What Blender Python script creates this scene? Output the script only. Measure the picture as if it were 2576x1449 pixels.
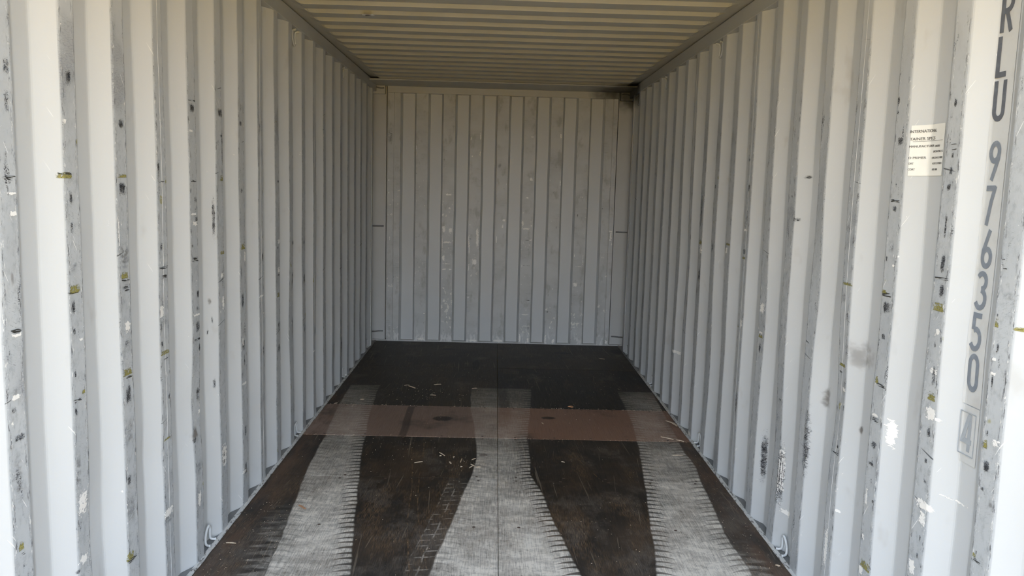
import bpy, bmesh, math, random
from mathutils import Vector, Matrix, noise
import numpy as np

for o in list(bpy.data.objects):
    bpy.data.objects.remove(o)
SC = bpy.context.scene
COL = SC.collection
PI = math.pi

# ------------------------------------------------------------------ camera
cam = bpy.data.objects.new('camera', bpy.data.cameras.new('camera'))
COL.objects.link(cam)
RT = Vector((0.99945563, -0.01890119, 0.02704064))
UP = Vector((-0.0245147, 0.12304168, 0.99209867))
FW = Vector((0.02207898, 0.99222149, -0.12251134))
cam.matrix_world = Matrix(((RT.x, UP.x, -FW.x, -0.0436), (RT.y, UP.y, -FW.y, 0.0),
                           (RT.z, UP.z, -FW.z, 1.4846), (0, 0, 0, 1)))
cam.data.sensor_fit = 'HORIZONTAL'
cam.data.sensor_width = 36.0
cam.data.lens = 2052.36 / 2576 * 36
cam.data.clip_start = 0.02
cam.data.clip_end = 2000
SC.camera = cam

# ------------------------------------------------------------------ sky, sun, exposure
SC.view_settings.view_transform = 'Standard'
SC.view_settings.look = 'None'
SC.view_settings.gamma = 1.0
SC.view_settings.use_curve_mapping = False
SC.view_settings.exposure = 1.06
world = bpy.data.worlds.new('sky')
SC.world = world
world.use_nodes = True
wn, wl = world.node_tree.nodes, world.node_tree.links
wn.clear()
# hazy bright sky: white towards the horizon, bluer overhead, the same all the way round
tc = wn.new('ShaderNodeTexCoord')
sep = wn.new('ShaderNodeSeparateXYZ')
ramp = wn.new('ShaderNodeValToRGB')
el = ramp.color_ramp.elements
el[0].position, el[0].color = 0.0, (0.95, 0.98, 1.03, 1)
el[1].position, el[1].color = 1.0, (0.30, 0.41, 0.62, 1)
for p, c in ((0.12, (0.93, 0.98, 1.06, 1)), (0.35, (0.62, 0.72, 0.85, 1)), (0.65, (0.38, 0.49, 0.66, 1))):
    e = el.new(p); e.color = c
bgn = wn.new('ShaderNodeBackground')
bgn.inputs['Strength'].default_value = 3.9
won = wn.new('ShaderNodeOutputWorld')
wl.new(tc.outputs['Generated'], sep.inputs[0])
wl.new(sep.outputs[2], ramp.inputs[0])
wl.new(ramp.outputs[0], bgn.inputs[0])
wl.new(bgn.outputs[0], won.inputs[0])
sun = bpy.data.objects.new('sun', bpy.data.lights.new('sun', 'SUN'))
COL.objects.link(sun)
sun.data.energy = 14.0
sun.data.color = (1.0, 0.95, 0.86)
sun.data.angle = math.radians(0.6)
# the sun stands behind the closed end of the container, so no direct light falls inside
sun.rotation_euler = Vector((0.42, 1.0, 1.38)).to_track_quat('Z', 'Y').to_euler()
SC.cycles.max_bounces = 14
SC.cycles.diffuse_bounces = 10
SC.cycles.glossy_bounces = 4

# ------------------------------------------------------------------ dimensions
HW = 1.165          # half width between the proud faces of the side walls
DEP = 0.038         # depth of a side corrugation
PITCH = 0.2907
YL = 1.8691         # first front edge of a proud rib, left wall
YR = 7.0813         # deepest front edge of a proud rib, right wall
DOOR = 1.46         # door end of the container
END = 7.68          # proud plane of the end wall
ZR, ZC = 2.3235, 2.389

# ------------------------------------------------------------------ helpers
def new_mesh(name, verts, faces, mat=None, smooth=False):
    me = bpy.data.meshes.new(name)
    me.from_pydata([tuple(v) for v in verts], [], faces)
    me.update()
    if mat: me.materials.append(mat)
    if smooth:
        me.polygons.foreach_set('use_smooth', [True] * len(me.polygons))
    return me

def obj(name, me, parent=None):
    o = bpy.data.objects.new(name, me)
    COL.objects.link(o)
    if parent is not None:
        o.parent = parent
    return o

def empty(name, loc=(0, 0, 0)):
    o = bpy.data.objects.new(name, None)
    o.location = loc
    o.empty_display_size = 0.1
    COL.objects.link(o)
    return o

def tag(o, label=None, cat=None, group=None, kind=None):
    if label: o['label'] = label
    if cat: o['category'] = cat
    if group: o['group'] = group
    if kind: o['kind'] = kind
    return o

def box(x0, x1, y0, y1, z0, z1):
    v = [(x0, y0, z0), (x1, y0, z0), (x1, y1, z0), (x0, y1, z0), (x0, y0, z1), (x1, y0, z1), (x1, y1, z1), (x0, y1, z1)]
    f = [(0, 3, 2, 1), (4, 5, 6, 7), (0, 1, 5, 4), (1, 2, 6, 5), (2, 3, 7, 6), (3, 0, 4, 7)]
    return v, f

def join(parts):
    V, F = [], []
    for v, f in parts:
        b = len(V)
        V += list(v)
        F += [tuple(i + b for i in q) for q in f]
    return V, F

def bevel_mesh(name, vf, mat, w=0.004, seg=2):
    bm = bmesh.new()
    vs = [bm.verts.new(v) for v in vf[0]]
    for f in vf[1]: bm.faces.new([vs[i] for i in f])
    bmesh.ops.recalc_face_normals(bm, faces=bm.faces)
    bmesh.ops.bevel(bm, geom=list(bm.edges), offset=w, segments=seg, profile=0.7, affect='EDGES')
    me = bpy.data.meshes.new(name)
    bm.to_mesh(me); bm.free()
    me.materials.append(mat)
    return me

def tube(pts, r, n=8, cap=True):
    pts = [Vector(p) for p in pts]
    V, F = [], []
    prev = None
    for i, p in enumerate(pts):
        t = (pts[min(i + 1, len(pts) - 1)] - pts[max(i - 1, 0)]).normalized()
        if prev is None:
            a = Vector((0, 0, 1)) if abs(t.z) < 0.9 else Vector((1, 0, 0))
            u = t.cross(a).normalized()
        else:
            u = (prev - t * prev.dot(t)).normalized()
        prev = u
        w = t.cross(u)
        rr = r[i] if isinstance(r, (list, tuple)) else r
        for k in range(n):
            a = 2 * PI * k / n
            V.append(p + (u * math.cos(a) + w * math.sin(a)) * rr)
    for i in range(len(pts) - 1):
        for k in range(n):
            F.append((i * n + k, i * n + (k + 1) % n, (i + 1) * n + (k + 1) % n, (i + 1) * n + k))
    if cap:
        F.append(tuple(reversed(range(n))))
        F.append(tuple((len(pts) - 1) * n + k for k in range(n)))
    return V, F

def smooth_path(ctrl, per=5):
    c = [Vector(p) for p in ctrl]
    out = []
    for i in range(len(c) - 1):
        p0, p1, p2, p3 = c[max(i - 1, 0)], c[i], c[i + 1], c[min(i + 2, len(c) - 1)]
        for k in range(per):
            t = k / per
            out.append(0.5 * ((2 * p1) + (p2 - p0) * t + (2 * p0 - 5 * p1 + 4 * p2 - p3) * t * t + (3 * p1 - p0 - 3 * p2 + p3) * t ** 3))
    out.append(c[-1])
    return out

# ------------------------------------------------------------------ shader expressions
class Val:
    def __init__(s, g, k): s.g, s.k = g, k
    def _m(s, op, *a, clamp=False):
        n = s.g.nt.nodes.new('ShaderNodeMath')
        n.operation = op
        n.use_clamp = clamp
        for i, v in enumerate((s,) + a):
            if isinstance(v, Val): s.g.nt.links.new(v.k, n.inputs[i])
            else: n.inputs[i].default_value = v
        return Val(s.g, n.outputs[0])
    def __add__(s, o): return s._m('ADD', o)
    __radd__ = __add__
    def __sub__(s, o): return s._m('SUBTRACT', o)
    def __rsub__(s, o): return (s * -1.0) + o
    def __mul__(s, o): return s._m('MULTIPLY', o)
    __rmul__ = __mul__
    def __truediv__(s, o): return s._m('DIVIDE', o)
    def lt(s, o): return s._m('LESS_THAN', o)
    def gt(s, o): return s._m('GREATER_THAN', o)
    def mn(s, o): return s._m('MINIMUM', o)
    def mx(s, o): return s._m('MAXIMUM', o)
    def ab(s): return s._m('ABSOLUTE')
    def fl(s): return s._m('FLOOR')
    def fr(s): return s._m('FRACT')
    def pw(s, o): return s._m('POWER', o)
    def sat(s): return s._m('ADD', 0.0, clamp=True)
    def sm(s, a, b):          # smooth step from a to b
        n = s.g.nt.nodes.new('ShaderNodeMapRange')
        n.interpolation_type = 'SMOOTHSTEP'
        s.g.nt.links.new(s.k, n.inputs[0])
        if a <= b:
            n.inputs[1].default_value, n.inputs[2].default_value = a, b
            n.inputs[3].default_value, n.inputs[4].default_value = 0, 1
        else:
            n.inputs[1].default_value, n.inputs[2].default_value = b, a
            n.inputs[3].default_value, n.inputs[4].default_value = 1, 0
        return Val(s.g, n.outputs[0])

class Mat:
    def __init__(s, name, rough=0.5, spec=0.5):
        s.m = bpy.data.materials.new(name)
        s.m.use_nodes = True
        s.nt = s.m.node_tree
        s.nt.nodes.clear()
        s.out = s.nt.nodes.new('ShaderNodeOutputMaterial')
        s.b = s.nt.nodes.new('ShaderNodeBsdfPrincipled')
        s.nt.links.new(s.b.outputs[0], s.out.inputs[0])
        s.b.inputs['Roughness'].default_value = rough
        s.b.inputs['Specular IOR Level'].default_value = spec
        g = s.nt.nodes.new('ShaderNodeNewGeometry')
        s.pos = g.outputs['Position']
        x = s.nt.nodes.new('ShaderNodeSeparateXYZ')
        s.nt.links.new(s.pos, x.inputs[0])
        s.x, s.y, s.z = (Val(s, x.outputs[i]) for i in range(3))
        s.col = None
    def noise(s, x, y, z=0.0, detail=2.0, rough=0.5):
        c = s.nt.nodes.new('ShaderNodeCombineXYZ')
        for i, v in enumerate((x, y, z)):
            if isinstance(v, Val): s.nt.links.new(v.k, c.inputs[i])
            else: c.inputs[i].default_value = v
        n = s.nt.nodes.new('ShaderNodeTexNoise')
        n.inputs['Scale'].default_value = 1.0
        n.inputs['Detail'].default_value = detail
        n.inputs['Roughness'].default_value = rough
        s.nt.links.new(c.outputs[0], n.inputs['Vector'])
        return Val(s, n.outputs['Fac'])
    def rnd(s, a, b=0.0):
        c = s.nt.nodes.new('ShaderNodeCombineXYZ')
        for i, v in enumerate((a, b)):
            if isinstance(v, Val): s.nt.links.new(v.k, c.inputs[i])
            else: c.inputs[i].default_value = v
        n = s.nt.nodes.new('ShaderNodeTexWhiteNoise')
        n.noise_dimensions = '2D'
        s.nt.links.new(c.outputs[0], n.inputs['Vector'])
        return Val(s, n.outputs['Value'])
    def curve(s, v, pts, x0, x1, y0=-1.3, y1=1.3):
        """piecewise linear function through pts"""
        n = s.nt.nodes.new('ShaderNodeFloatCurve')
        t = (v - x0) / (x1 - x0)
        s.nt.links.new(t.k, n.inputs['Value'])
        c = n.mapping.curves[0]
        pp = sorted(((p[0] - x0) / (x1 - x0), (p[1] - y0) / (y1 - y0)) for p in pts)
        n.mapping.use_clip = False
        c.points[0].location = pp[0]; c.points[1].location = pp[-1]
        for p in pp[1:-1]: c.points.new(*p)
        for p in c.points: p.handle_type = 'VECTOR'
        n.mapping.update()
        return Val(s, n.outputs[0]) * (y1 - y0) + y0
    def setcol(s, c): s.col = c
    def mix(s, fac, color):
        n = s.nt.nodes.new('ShaderNodeMix')
        n.data_type = 'RGBA'
        if isinstance(fac, Val): s.nt.links.new(fac.k, n.inputs[0])
        else: n.inputs[0].default_value = fac
        for i, c in ((6, s.col), (7, color)):
            if isinstance(c, tuple): n.inputs[i].default_value = (*c, 1)
            else: s.nt.links.new(c, n.inputs[i])
        s.col = n.outputs[2]
    def done(s, rough=None, bump=None, dist=0.002, strength=0.5):
        if isinstance(s.col, tuple): s.b.inputs['Base Color'].default_value = (*s.col, 1)
        else: s.nt.links.new(s.col, s.b.inputs['Base Color'])
        if rough is not None: s.nt.links.new(rough.k, s.b.inputs['Roughness'])
        if bump is not None:
            n = s.nt.nodes.new('ShaderNodeBump')
            n.inputs['Strength'].default_value = strength
            n.inputs['Distance'].default_value = dist
            s.nt.links.new(bump.k, n.inputs['Height'])
            s.nt.links.new(n.outputs[0], s.b.inputs['Normal'])
        return s.m

PAINT = (0.545, 0.565, 0.575)

def wall_paint(name, seed, first):
    """grey container paint; rubbed, scuffed and chipped where the ribs stand proud"""
    g = Mat(name, 0.42, 0.4)
    y, z = g.y + seed, g.z
    proud = (((g.y - first) / PITCH + 0.3).fr() - 0.43).ab().sm(0.150, 0.134)
    rib = ((g.y - first + 0.1) / PITCH).fl()
    ra, rb = g.rnd(rib, seed), g.rnd(rib, seed + 5.5)
    cloud = g.noise(y * 1.3, z * 1.1, seed, 4, 0.6)
    g.setcol(PAINT)
    g.mix(cloud.sm(0.35, 0.75) * 0.10, (0.42, 0.41, 0.39))
    hand = g.noise(y * 9, z * 5, seed + 3, 3, 0.55)
    g.mix(hand.sm(0.62, 0.74) * 0.28, (0.36, 0.34, 0.31))
    low = g.noise(y * 5, z * 2.0, seed + 7, 3, 0.6)
    height = g.z.sm(2.15, 1.75)
    # rubbed grey film over the proud ribs, deepened to add their shade against the slopes
    g.mix(proud * height * (0.45 + 0.4 * low.sm(0.35, 0.7)), (0.385, 0.41, 0.43))
    # fine level scratches
    fine = g.noise(y * 14, z * 420 + y * 60, seed, 2, 0.6)
    blot = g.noise(y * 3 + rib * 3.7, z * 2.6, seed + 1, 3, 0.6)
    gran0 = g.noise(y * 70, z * 330, seed + 14, 2, 0.6)
    thr = 0.66 - 0.08 * ra
    d1 = (blot - thr).sm(0.0, 0.05) * gran0.sm(0.50, 0.60)
    patch = g.noise(y * 26 + rib * 1.9, z * 7, seed + 2, 3, 0.65)
    gran = g.noise(y * 150, z * 260, seed + 4, 2, 0.6)
    d2 = patch.sm(0.62, 0.69) * gran.sm(0.44, 0.58)
    line = g.noise(y * 3 + rib * 7.7, z * 75 - y * 14, seed + 9, 1, 0.3)
    d3 = line.sm(0.765, 0.79)
    dark = ((d1 * 0.25).mx(d2 * 0.9).mx(d3 * 0.8)) * proud * height
    g.mix(dark, (0.035, 0.037, 0.042))
    mot = g.noise(y * 38 - z * 12, z * 26 + y * 10, seed + 21, 5, 0.75)
    g.mix(mot.sm(0.46, 0.72) * proud * g.z.sm(2.1, 1.4) * (0.26 + 0.35 * ra), (0.21, 0.22, 0.23))
    dg = g.noise(y * 34 - z * 40, z * 260 + y * 120, seed + 23, 4, 0.75)
    zone = g.noise(y * 6 + rib * 2.3, z * 4.5, seed + 24, 2, 0.6)
    g.mix(dg.sm(0.56, 0.68) * zone.sm(0.50, 0.64) * proud * height * 0.6, (0.09, 0.092, 0.10))
    edge1 = g.noise(y * 110, z * 22, seed + 26, 4, 0.75)
    fr = ((g.y - first) / PITCH).fr()
    lip = (fr - 0.02).ab().sm(0.05, 0.01).mx((fr - 0.245).ab().sm(0.05, 0.01))
    g.mix(lip * edge1.sm(0.54, 0.62) * proud * height * 0.8, (0.06, 0.06, 0.065))
    g.mix(lip * g.noise(y * 120, z * 38, seed + 29, 4, 0.75).sm(0.58, 0.63) * proud * height * 0.8, (0.80, 0.80, 0.77))
    # grey smears beside the scuffs
    g.mix((blot - (thr - 0.04)).sm(0.0, 0.12) * proud * height * 0.35, (0.20, 0.205, 0.22))
    # olive strap residue, always at a few heights
    yel = g.noise(y * 9 + rib * 5.1, z * 11, seed + 6, 2, 0.5)
    g.mix(yel.sm(0.715, 0.745) * proud * height * fine.sm(0.30, 0.5) * 0.75, (0.27, 0.25, 0.06))
    # flaked paint
    chip = g.noise(y * 34 + z * 9, z * 24, seed + 8, 5, 0.7)
    dens = g.noise(y * 2.2, z * 1.7, seed + 12, 1, 0.5)
    near = g.x.ab().sm(HW + 0.03, HW + 0.006)
    g.mix((chip + dens * 0.22).sm(0.80, 0.815) * near * height, (0.83, 0.82, 0.78))
    scr = g.noise(y * 8 - z * 7, z * 85 + y * 130, seed + 15, 1, 0.3)
    g.mix(scr.sm(0.765, 0.78) * near * height * 0.8, (0.80, 0.80, 0.78))
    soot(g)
    bump = g.noise(y * 5, z * 3, seed, 3, 0.6) * 1.0 + dark * -0.05
    rough = 0.38 + 0.25 * hand + 0.15 * proud
    return g.done(rough, bump, 0.006, 0.35)

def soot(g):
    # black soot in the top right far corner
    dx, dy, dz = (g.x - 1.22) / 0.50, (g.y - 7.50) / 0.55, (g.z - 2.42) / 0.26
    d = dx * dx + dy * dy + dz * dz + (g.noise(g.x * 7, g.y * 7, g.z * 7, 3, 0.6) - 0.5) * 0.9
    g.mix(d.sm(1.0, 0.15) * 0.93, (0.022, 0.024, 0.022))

def plain_paint(name, base=PAINT, seed=0.0, dirt=0.12):
    g = Mat(name, 0.45, 0.4)
    g.setcol(base)
    n = g.noise(g.x * 3 + g.y * 2, g.z * 3 + g.y, seed, 4, 0.6)
    g.mix(n.sm(0.4, 0.75) * dirt, tuple(c * 0.55 for c in base))
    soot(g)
    n2 = g.noise(g.x * 40, g.y * 40 + g.z * 40, seed + 2, 2, 0.6)
    return g.done(None, n2, 0.0008, 0.3)

def end_paint():
    g = Mat('end wall paint', 0.42, 0.4)
    proud = g.y.sm(END + 0.012, END + 0.004)
    x, z = g.x, g.z
    rib = ((x + 0.85) / 0.2492).fl()
    ra = g.rnd(rib, 3.3)
    g.setcol(PAINT)
    cl = g.noise(x * 2.5, z * 1.4, 4.0, 4, 0.6)
    g.mix(cl.sm(0.4, 0.7) * 0.10, (0.45, 0.42, 0.37))
    film = g.noise(x * 4, z * 5, 6.0, 3, 0.6)
    g.mix(proud * (0.18 + 0.45 * film.sm(0.35, 0.7)), (0.39, 0.405, 0.40))
    mid = z.sm(0.02, 0.10) * z.sm(1.75, 1.3)
    chip = g.noise(x * 32, z * 22, 3.0, 3, 0.65)
    den = g.noise(x * 1.5 + rib * 4.1, z * 2.0, 1.0, 2, 0.5)
    chips = (chip + (den - 0.5) * 0.50).sm(0.665, 0.69) * proud * mid
    g.mix(chips * 0.85, (0.78, 0.77, 0.72))
    low = z.sm(0.16, 0.02) * g.noise(x * 40, z * 12, 9.0, 2, 0.6).sm(0.5, 0.6) * proud
    g.mix(low * 0.7, (0.76, 0.76, 0.75))
    dk = g.noise(x * 60, z * 14, 8.0, 3, 0.6)
    g.mix(dk.sm(0.70, 0.74) * proud * z.sm(2.0, 1.6) * 0.8, (0.05, 0.05, 0.05))
    sm = g.noise(x * 12, z * 6, 14.0, 3, 0.6)
    g.mix(sm.sm(0.54, 0.72) * proud * 0.45, (0.24, 0.235, 0.21))
    hz = g.noise(x * 12, z * 120, 17.0, 3, 0.6)
    g.mix(hz.sm(0.56, 0.68) * proud * film.sm(0.45, 0.6) * 0.35, (0.25, 0.25, 0.24))
    return g.done(None, g.noise(x * 4, z * 3, 2, 3, 0.6), 0.006, 0.3)

M_left = wall_paint('left wall paint', 2.0, YL)
M_right = wall_paint('right wall paint', 31.0, YR - PITCH * 20)
M_end = end_paint()
M_rail = plain_paint('rail paint', (0.49, 0.50, 0.495), 3.0)
M_roof = plain_paint('roof paint', (0.47, 0.47, 0.44), 8.0, 0.2)
M_ring = plain_paint('ring paint', (0.60, 0.62, 0.63), 5.0, 0.1)
M_bead = plain_paint('weld bead paint', (0.52, 0.53, 0.53), 1.0, 0.1)

def edge_mat():
    g = Mat('chipped edge angle paint', 0.5, 0.4)
    g.setcol((0.66, 0.66, 0.64))
    n = g.noise(g.x * 90, g.y * 22, 0.0, 4, 0.7)
    g.mix(n.sm(0.53, 0.60) * 0.85, (0.09, 0.075, 0.065))
    n2 = g.noise(g.x * 60, g.y * 9, 5.0, 3, 0.6)
    g.mix(n2.sm(0.58, 0.66) * 0.6, (0.20, 0.19, 0.18))
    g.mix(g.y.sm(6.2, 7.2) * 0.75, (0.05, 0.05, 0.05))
    return g.done(None, n, 0.002, 0.6)
M_edge = edge_mat()
M_ledge = plain_paint('dirty ledge paint', (0.20, 0.205, 0.21), 12.0, 0.4)  # darker grey than the rails, unevenly mottled

# ---- floor
TL = dict(
    Lr=[(7.6, -0.95), (5.87, -0.869), (5.21, -0.833), (4.68, -0.78), (4.35, -0.752), (3.71, -0.666), (3.26, -0.607), (2.96, -0.562), (1.4, -0.36)],
    Ll=[(7.6, -1.10), (5.86, -1.085), (5.33, -1.068), (4.68, -1.019), (4.16, -0.997), (3.75, -0.956), (3.42, -0.925), (2.96, -0.885), (1.4, -0.75)],
    Cl=[(7.6, -0.20), (5.89, -0.192), (5.43, -0.183), (4.69, -0.13), (4.39, -0.115), (4.1, -0.133), (3.88, -0.162), (3.45, -0.212), (3.17, -0.250), (1.4, -0.40)],
    Cr=[(7.6, 0.26), (5.93, 0.251), (5.46, 0.227), (4.71, 0.179), (4.31, 0.179), (4.1, 0.17), (3.81, 0.223), (3.48, 0.254), (3.24, 0.289), (3.0, 0.317), (1.4, 0.55)],
    Rl=[(7.6, 0.93), (5.82, 0.888), (5.51, 0.881), (5.08, 0.867), (4.73, 0.835), (4.26, 0.785), (3.93, 0.743), (3.5, 0.684), (3.22, 0.651), (3.03, 0.621), (1.4, 0.40)],
    Rr=[(7.6, 1.16), (5.93, 1.154), (5.43, 1.127), (4.88, 1.094), (4.54, 1.075), (4.28, 1.08), (4.0, 1.046), (3.77, 1.03), (3.41, 0.996), (3.08, 1.00), (1.4, 0.85)])

def ply_mat(name, base, warm, warm_amt, track_dim, seed, scuff=1.0):
    g = Mat(name, 0.5, 0.22)
    x, y = g.x, g.y
    grain = g.noise(x * 160, y * 5, seed, 3, 0.65)
    grain2 = g.noise(x * 420, y * 16, seed + 3, 2, 0.6)
    big = g.noise(x * 1.7, y * 1.3, seed, 4, 0.6)
    g.setcol(base)
    g.mix(big.sm(0.42, 0.68) * warm_amt, warm)
    g.mix(grain.sm(0.45, 0.75) * 0.35, tuple(c * 0.45 for c in base))
    orange = g.noise(x * 6, y * 2.2, seed + 8, 4, 0.7)
    near = y.sm(4.9, 3.2)
    g.mix((orange + near * 0.10).sm(0.52, 0.70) * grain2.sm(0.44, 0.60) * 0.62 * scuff, (0.19, 0.115, 0.06))
    worn = g.noise(x * 4.2, y * 2.6, seed + 5, 5, 0.7)
    g.mix((worn + near * 0.08).sm(0.54, 0.70) * (0.35 + grain2.sm(0.40, 0.62) * 0.65) * 0.5 * scuff, (0.21, 0.175, 0.145))
    # brown border along the walls, where no wheel runs
    side = x.ab().sm(1.0, 1.10) * y.sm(6.4, 5.6)
    g.mix(side * g.noise(x * 14, y * 3, seed + 2, 4, 0.65).sm(0.38, 0.66) * 0.8, (0.11, 0.060, 0.034))
    blk = g.noise(x * 2.2, y * 1.9, seed + 20, 4, 0.65)
    g.mix(blk.sm(0.52, 0.70) * 0.55, (0.006, 0.006, 0.006))
    # scratches along the floor
    sc = g.noise(x * 60 + y * 3.0, y * 1.4, seed + 11, 2, 0.5)
    g.mix(sc.sm(0.66, 0.72) * 0.5 * scuff, (0.24, 0.19, 0.14))
    sc2 = g.noise(x * 95 - y * 9.0, y * 2.6, seed + 13, 2, 0.5)
    g.mix(sc2.sm(0.69, 0.72) * 0.55 * scuff, (0.25, 0.20, 0.15))
    sc3 = g.noise(x * 130 + y * 2.0, y * 7.0, seed + 16, 3, 0.6)
    g.mix(sc3.sm(0.60, 0.68) * 0.35 * scuff, (0.12, 0.09, 0.07))
    for k, pts in enumerate(([(5.9, -0.50), (5.4, -0.46), (4.67, -0.433), (4.417, -0.414), (4.087, -0.406), (3.694, -0.379), (3.384, -0.341), (3.119, -0.294), (2.5, -0.20)],
                             [(4.5, -0.49), (4.2, -0.455), (3.9, -0.425), (3.5, -0.405), (3.2, -0.37), (2.9, -0.33)],
                             [(4.55, 0.40), (4.3, 0.46), (4.05, 0.53)])):
        c = g.curve(y, pts, 1.4, 7.6)
        d = (x - c).ab()
        rng = y.gt(pts[-1][0]) * y.lt(pts[0][0])
        g.mix(d.sm(0.0045, 0.001) * rng * g.noise(x * 30, y * 14, 3.0, 3, 0.7).sm(0.44, 0.60) * 0.55, (0.22, 0.13, 0.06))
    # dust left by tyres
    wob = (g.noise(y * 5.0, x * 2.0, 41.0, 2, 0.5) - 0.5) * 0.02
    cv = {k: g.curve(y, v, 1.4, 7.6) + wob for k, v in TL.items()}
    tot = None
    PER = 0.050
    for n, (a, b, endy, fl, fr) in enumerate((('Ll', 'Lr', 5.93, 0.3, 1.0), ('Cl', 'Cr', 5.92, 0.3, 1.0), ('Rl', 'Rr', 5.90, 0.9, 0.7))):
        dl, dr = x - cv[a], cv[b] - x
        ins = dl.sm(-0.004, 0.006) * dr.sm(-0.004, 0.006)
        ins = ins * y.sm(endy + 0.02, endy - 0.01)
        for d, amt, ph in ((dl, fl, 0.0), (dr, fr, 0.35)):
            t = (d / 0.085).sat()
            arc = t * t * 0.55
            jit = (g.noise(y * 9, n * 3.0 + ph, 7.0, 1, 0.5) - 0.5) * 0.7
            p = (y / PER + ph + arc + jit).fr()
            wdt = 0.23 * (1.0 - t)
            tooth = ((p - 0.5).ab() - wdt).sm(0.03, -0.03) * (d.lt(0.085)) * d.gt(-0.01)
            ins = ins * (1.0 - tooth * amt * 0.85)
        # level tread bars
        bar = g.noise(x * 11 + n * 3.1, y * 21 + x * 1.5, 21.0 + n, 2, 0.55)
        ins = ins * (0.74 + 0.36 * bar.sm(0.35, 0.68))
        tot = ins if tot is None else tot.mx(ins)
    # paler ribs inside the middle print
    pair = (x - g.curve(y, [(7.6, 0.03), (5.9, 0.03), (5.4, 0.05), (4.7, 0.03), (1.4, 0.03)], 1.4, 7.6)).ab().sm(0.055, 0.02) * y.sm(4.9, 5.4)
    tot = tot * (1.0 - pair * 0.65)
    # narrow tread of blocks left of the middle print
    blockx = cv['Cl'] - x
    bl = blockx.sm(-0.002, 0.004) * blockx.sm(0.105, 0.095) * y.sm(4.02, 3.98) * y.sm(2.6, 2.8)
    bx = (blockx / 0.05).fr()
    by = (y / 0.055 + blockx * 3.0).fr()
    edge = (bx - 0.5).ab().sm(0.40, 0.47).mx((by - 0.5).ab().sm(0.36, 0.45))
    tot = tot.mx(bl * (0.03 + edge * 0.34 * g.noise(x * 22, y * 19, 30.0, 2, 0.5).sm(0.42, 0.6)))
    # fainter second pass left of the left print and right of the right print
    for (c, sgn, wd, y0) in (('Ll', -1.0, 0.13, 3.75), ('Rr', 1.0, 0.11, 3.45)):
        q = (x - cv[c]) * sgn
        tt = (q / wd).sat()
        p2 = (y / 0.06 + q * 2.2 + (g.noise(y * 7, 2.0, 3.0, 1, 0.5) - 0.5) * 0.8).fr()
        m2 = q.sm(-0.004, 0.004) * q.sm(wd, wd * 0.6) * y.sm(y0, y0 - 0.55) * (((p2 - 0.5).ab() - 0.42 * (1.0 - tt)).sm(0.10, -0.10) * 0.45 + 0.55 * g.noise(x * 9, y * 26, 77.0, 3, 0.6).sm(0.46, 0.62) * (1.0 - tt))
        tot = tot.mx(m2 * (0.25 + 0.5 * g.noise(x * 16, y * 13, 70.0, 3, 0.6).sm(0.35, 0.65)))
    dust = g.noise(x * 3, y * 2.2, 50.0, 4, 0.6)
    fib = g.noise(x * 230, y * 9, 52.0, 3, 0.7)
    fib2 = g.noise(x * 60, y * 60, 54.0, 3, 0.7)
    # the dust was carried in from the door and thins out towards the end wall
    carry = g.curve(y, [(1.4, 1.0), (3.0, 0.98), (3.7, 0.88), (4.3, 0.68), (4.7, 0.46), (5.4, 0.38), (5.9, 0.20), (7.6, 0.20)], 1.4, 7.6, 0.0, 1.0)
    tex = 0.40 + 0.46 * fib.sm(0.32, 0.66) + 0.46 * dust.sm(0.35, 0.7) - 0.34 * fib2.sm(0.45, 0.75)
    amt = (tot * carry * tex * track_dim).sat()
    g.mix(amt, (0.84, 0.78, 0.69))
    # pale grey film near the door
    g.mix(y.sm(4.1, 2.6) * 0.24 * big, (0.17, 0.16, 0.15))
    # crumbs and flecks
    fle = g.noise(x * 130, y * 90, 60.0, 2, 0.6)
    g.mix(fle.sm(0.775, 0.79) * 0.8, (0.55, 0.48, 0.38))
    # stains
    for (sx, sy, rx, ry, c, a) in ((-0.35, 5.10, 0.07, 0.06, (0.01, 0.006, 0.006), 0.9), (0.332, 5.165, 0.055, 0.035, (0.012, 0.008, 0.006), 0.85),
                                   (-0.18, 6.70, 0.035, 0.22, (0.002, 0.002, 0.001), 0.9), (0.59, 7.28, 0.09, 0.05, (0.002, 0.002, 0.002), 0.8),
                                   (-0.45, 7.35, 0.07, 0.05, (0.004, 0.003, 0.003), 0.8), (-1.05, 7.0, 0.02, 0.12, (0.003, 0.003, 0.003), 0.8),
                                   (-0.08, 4.40, 0.025, 0.03, (0.05, 0.02, 0.015), 0.5), (1.10, 7.40, 0.06, 0.12, (0.002, 0.002, 0.002), 0.9)):
        e = ((x - sx) / rx) * ((x - sx) / rx) + ((y - sy) / ry) * ((y - sy) / ry) + g.noise(x * 45, y * 25, sx * 10, 3, 0.7) * 1.5
        g.mix(e.sm(1.75, 1.2) * a, c)
    strk = (x + 0.573 + 0.0 * y + (g.noise(y * 2, 1.0, 2.0, 1, 0.5) - 0.5) * 0.03).ab().sm(0.028, 0.018) * y.gt(4.70) * y.lt(5.37)
    g.mix(strk * 0.6, (0.014, 0.009, 0.007))
    rough = 0.42 + 0.35 * amt + 0.15 * grain
    return g.done(rough, grain * 0.6 + fib2 * 0.3, 0.0012, 0.5)

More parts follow.
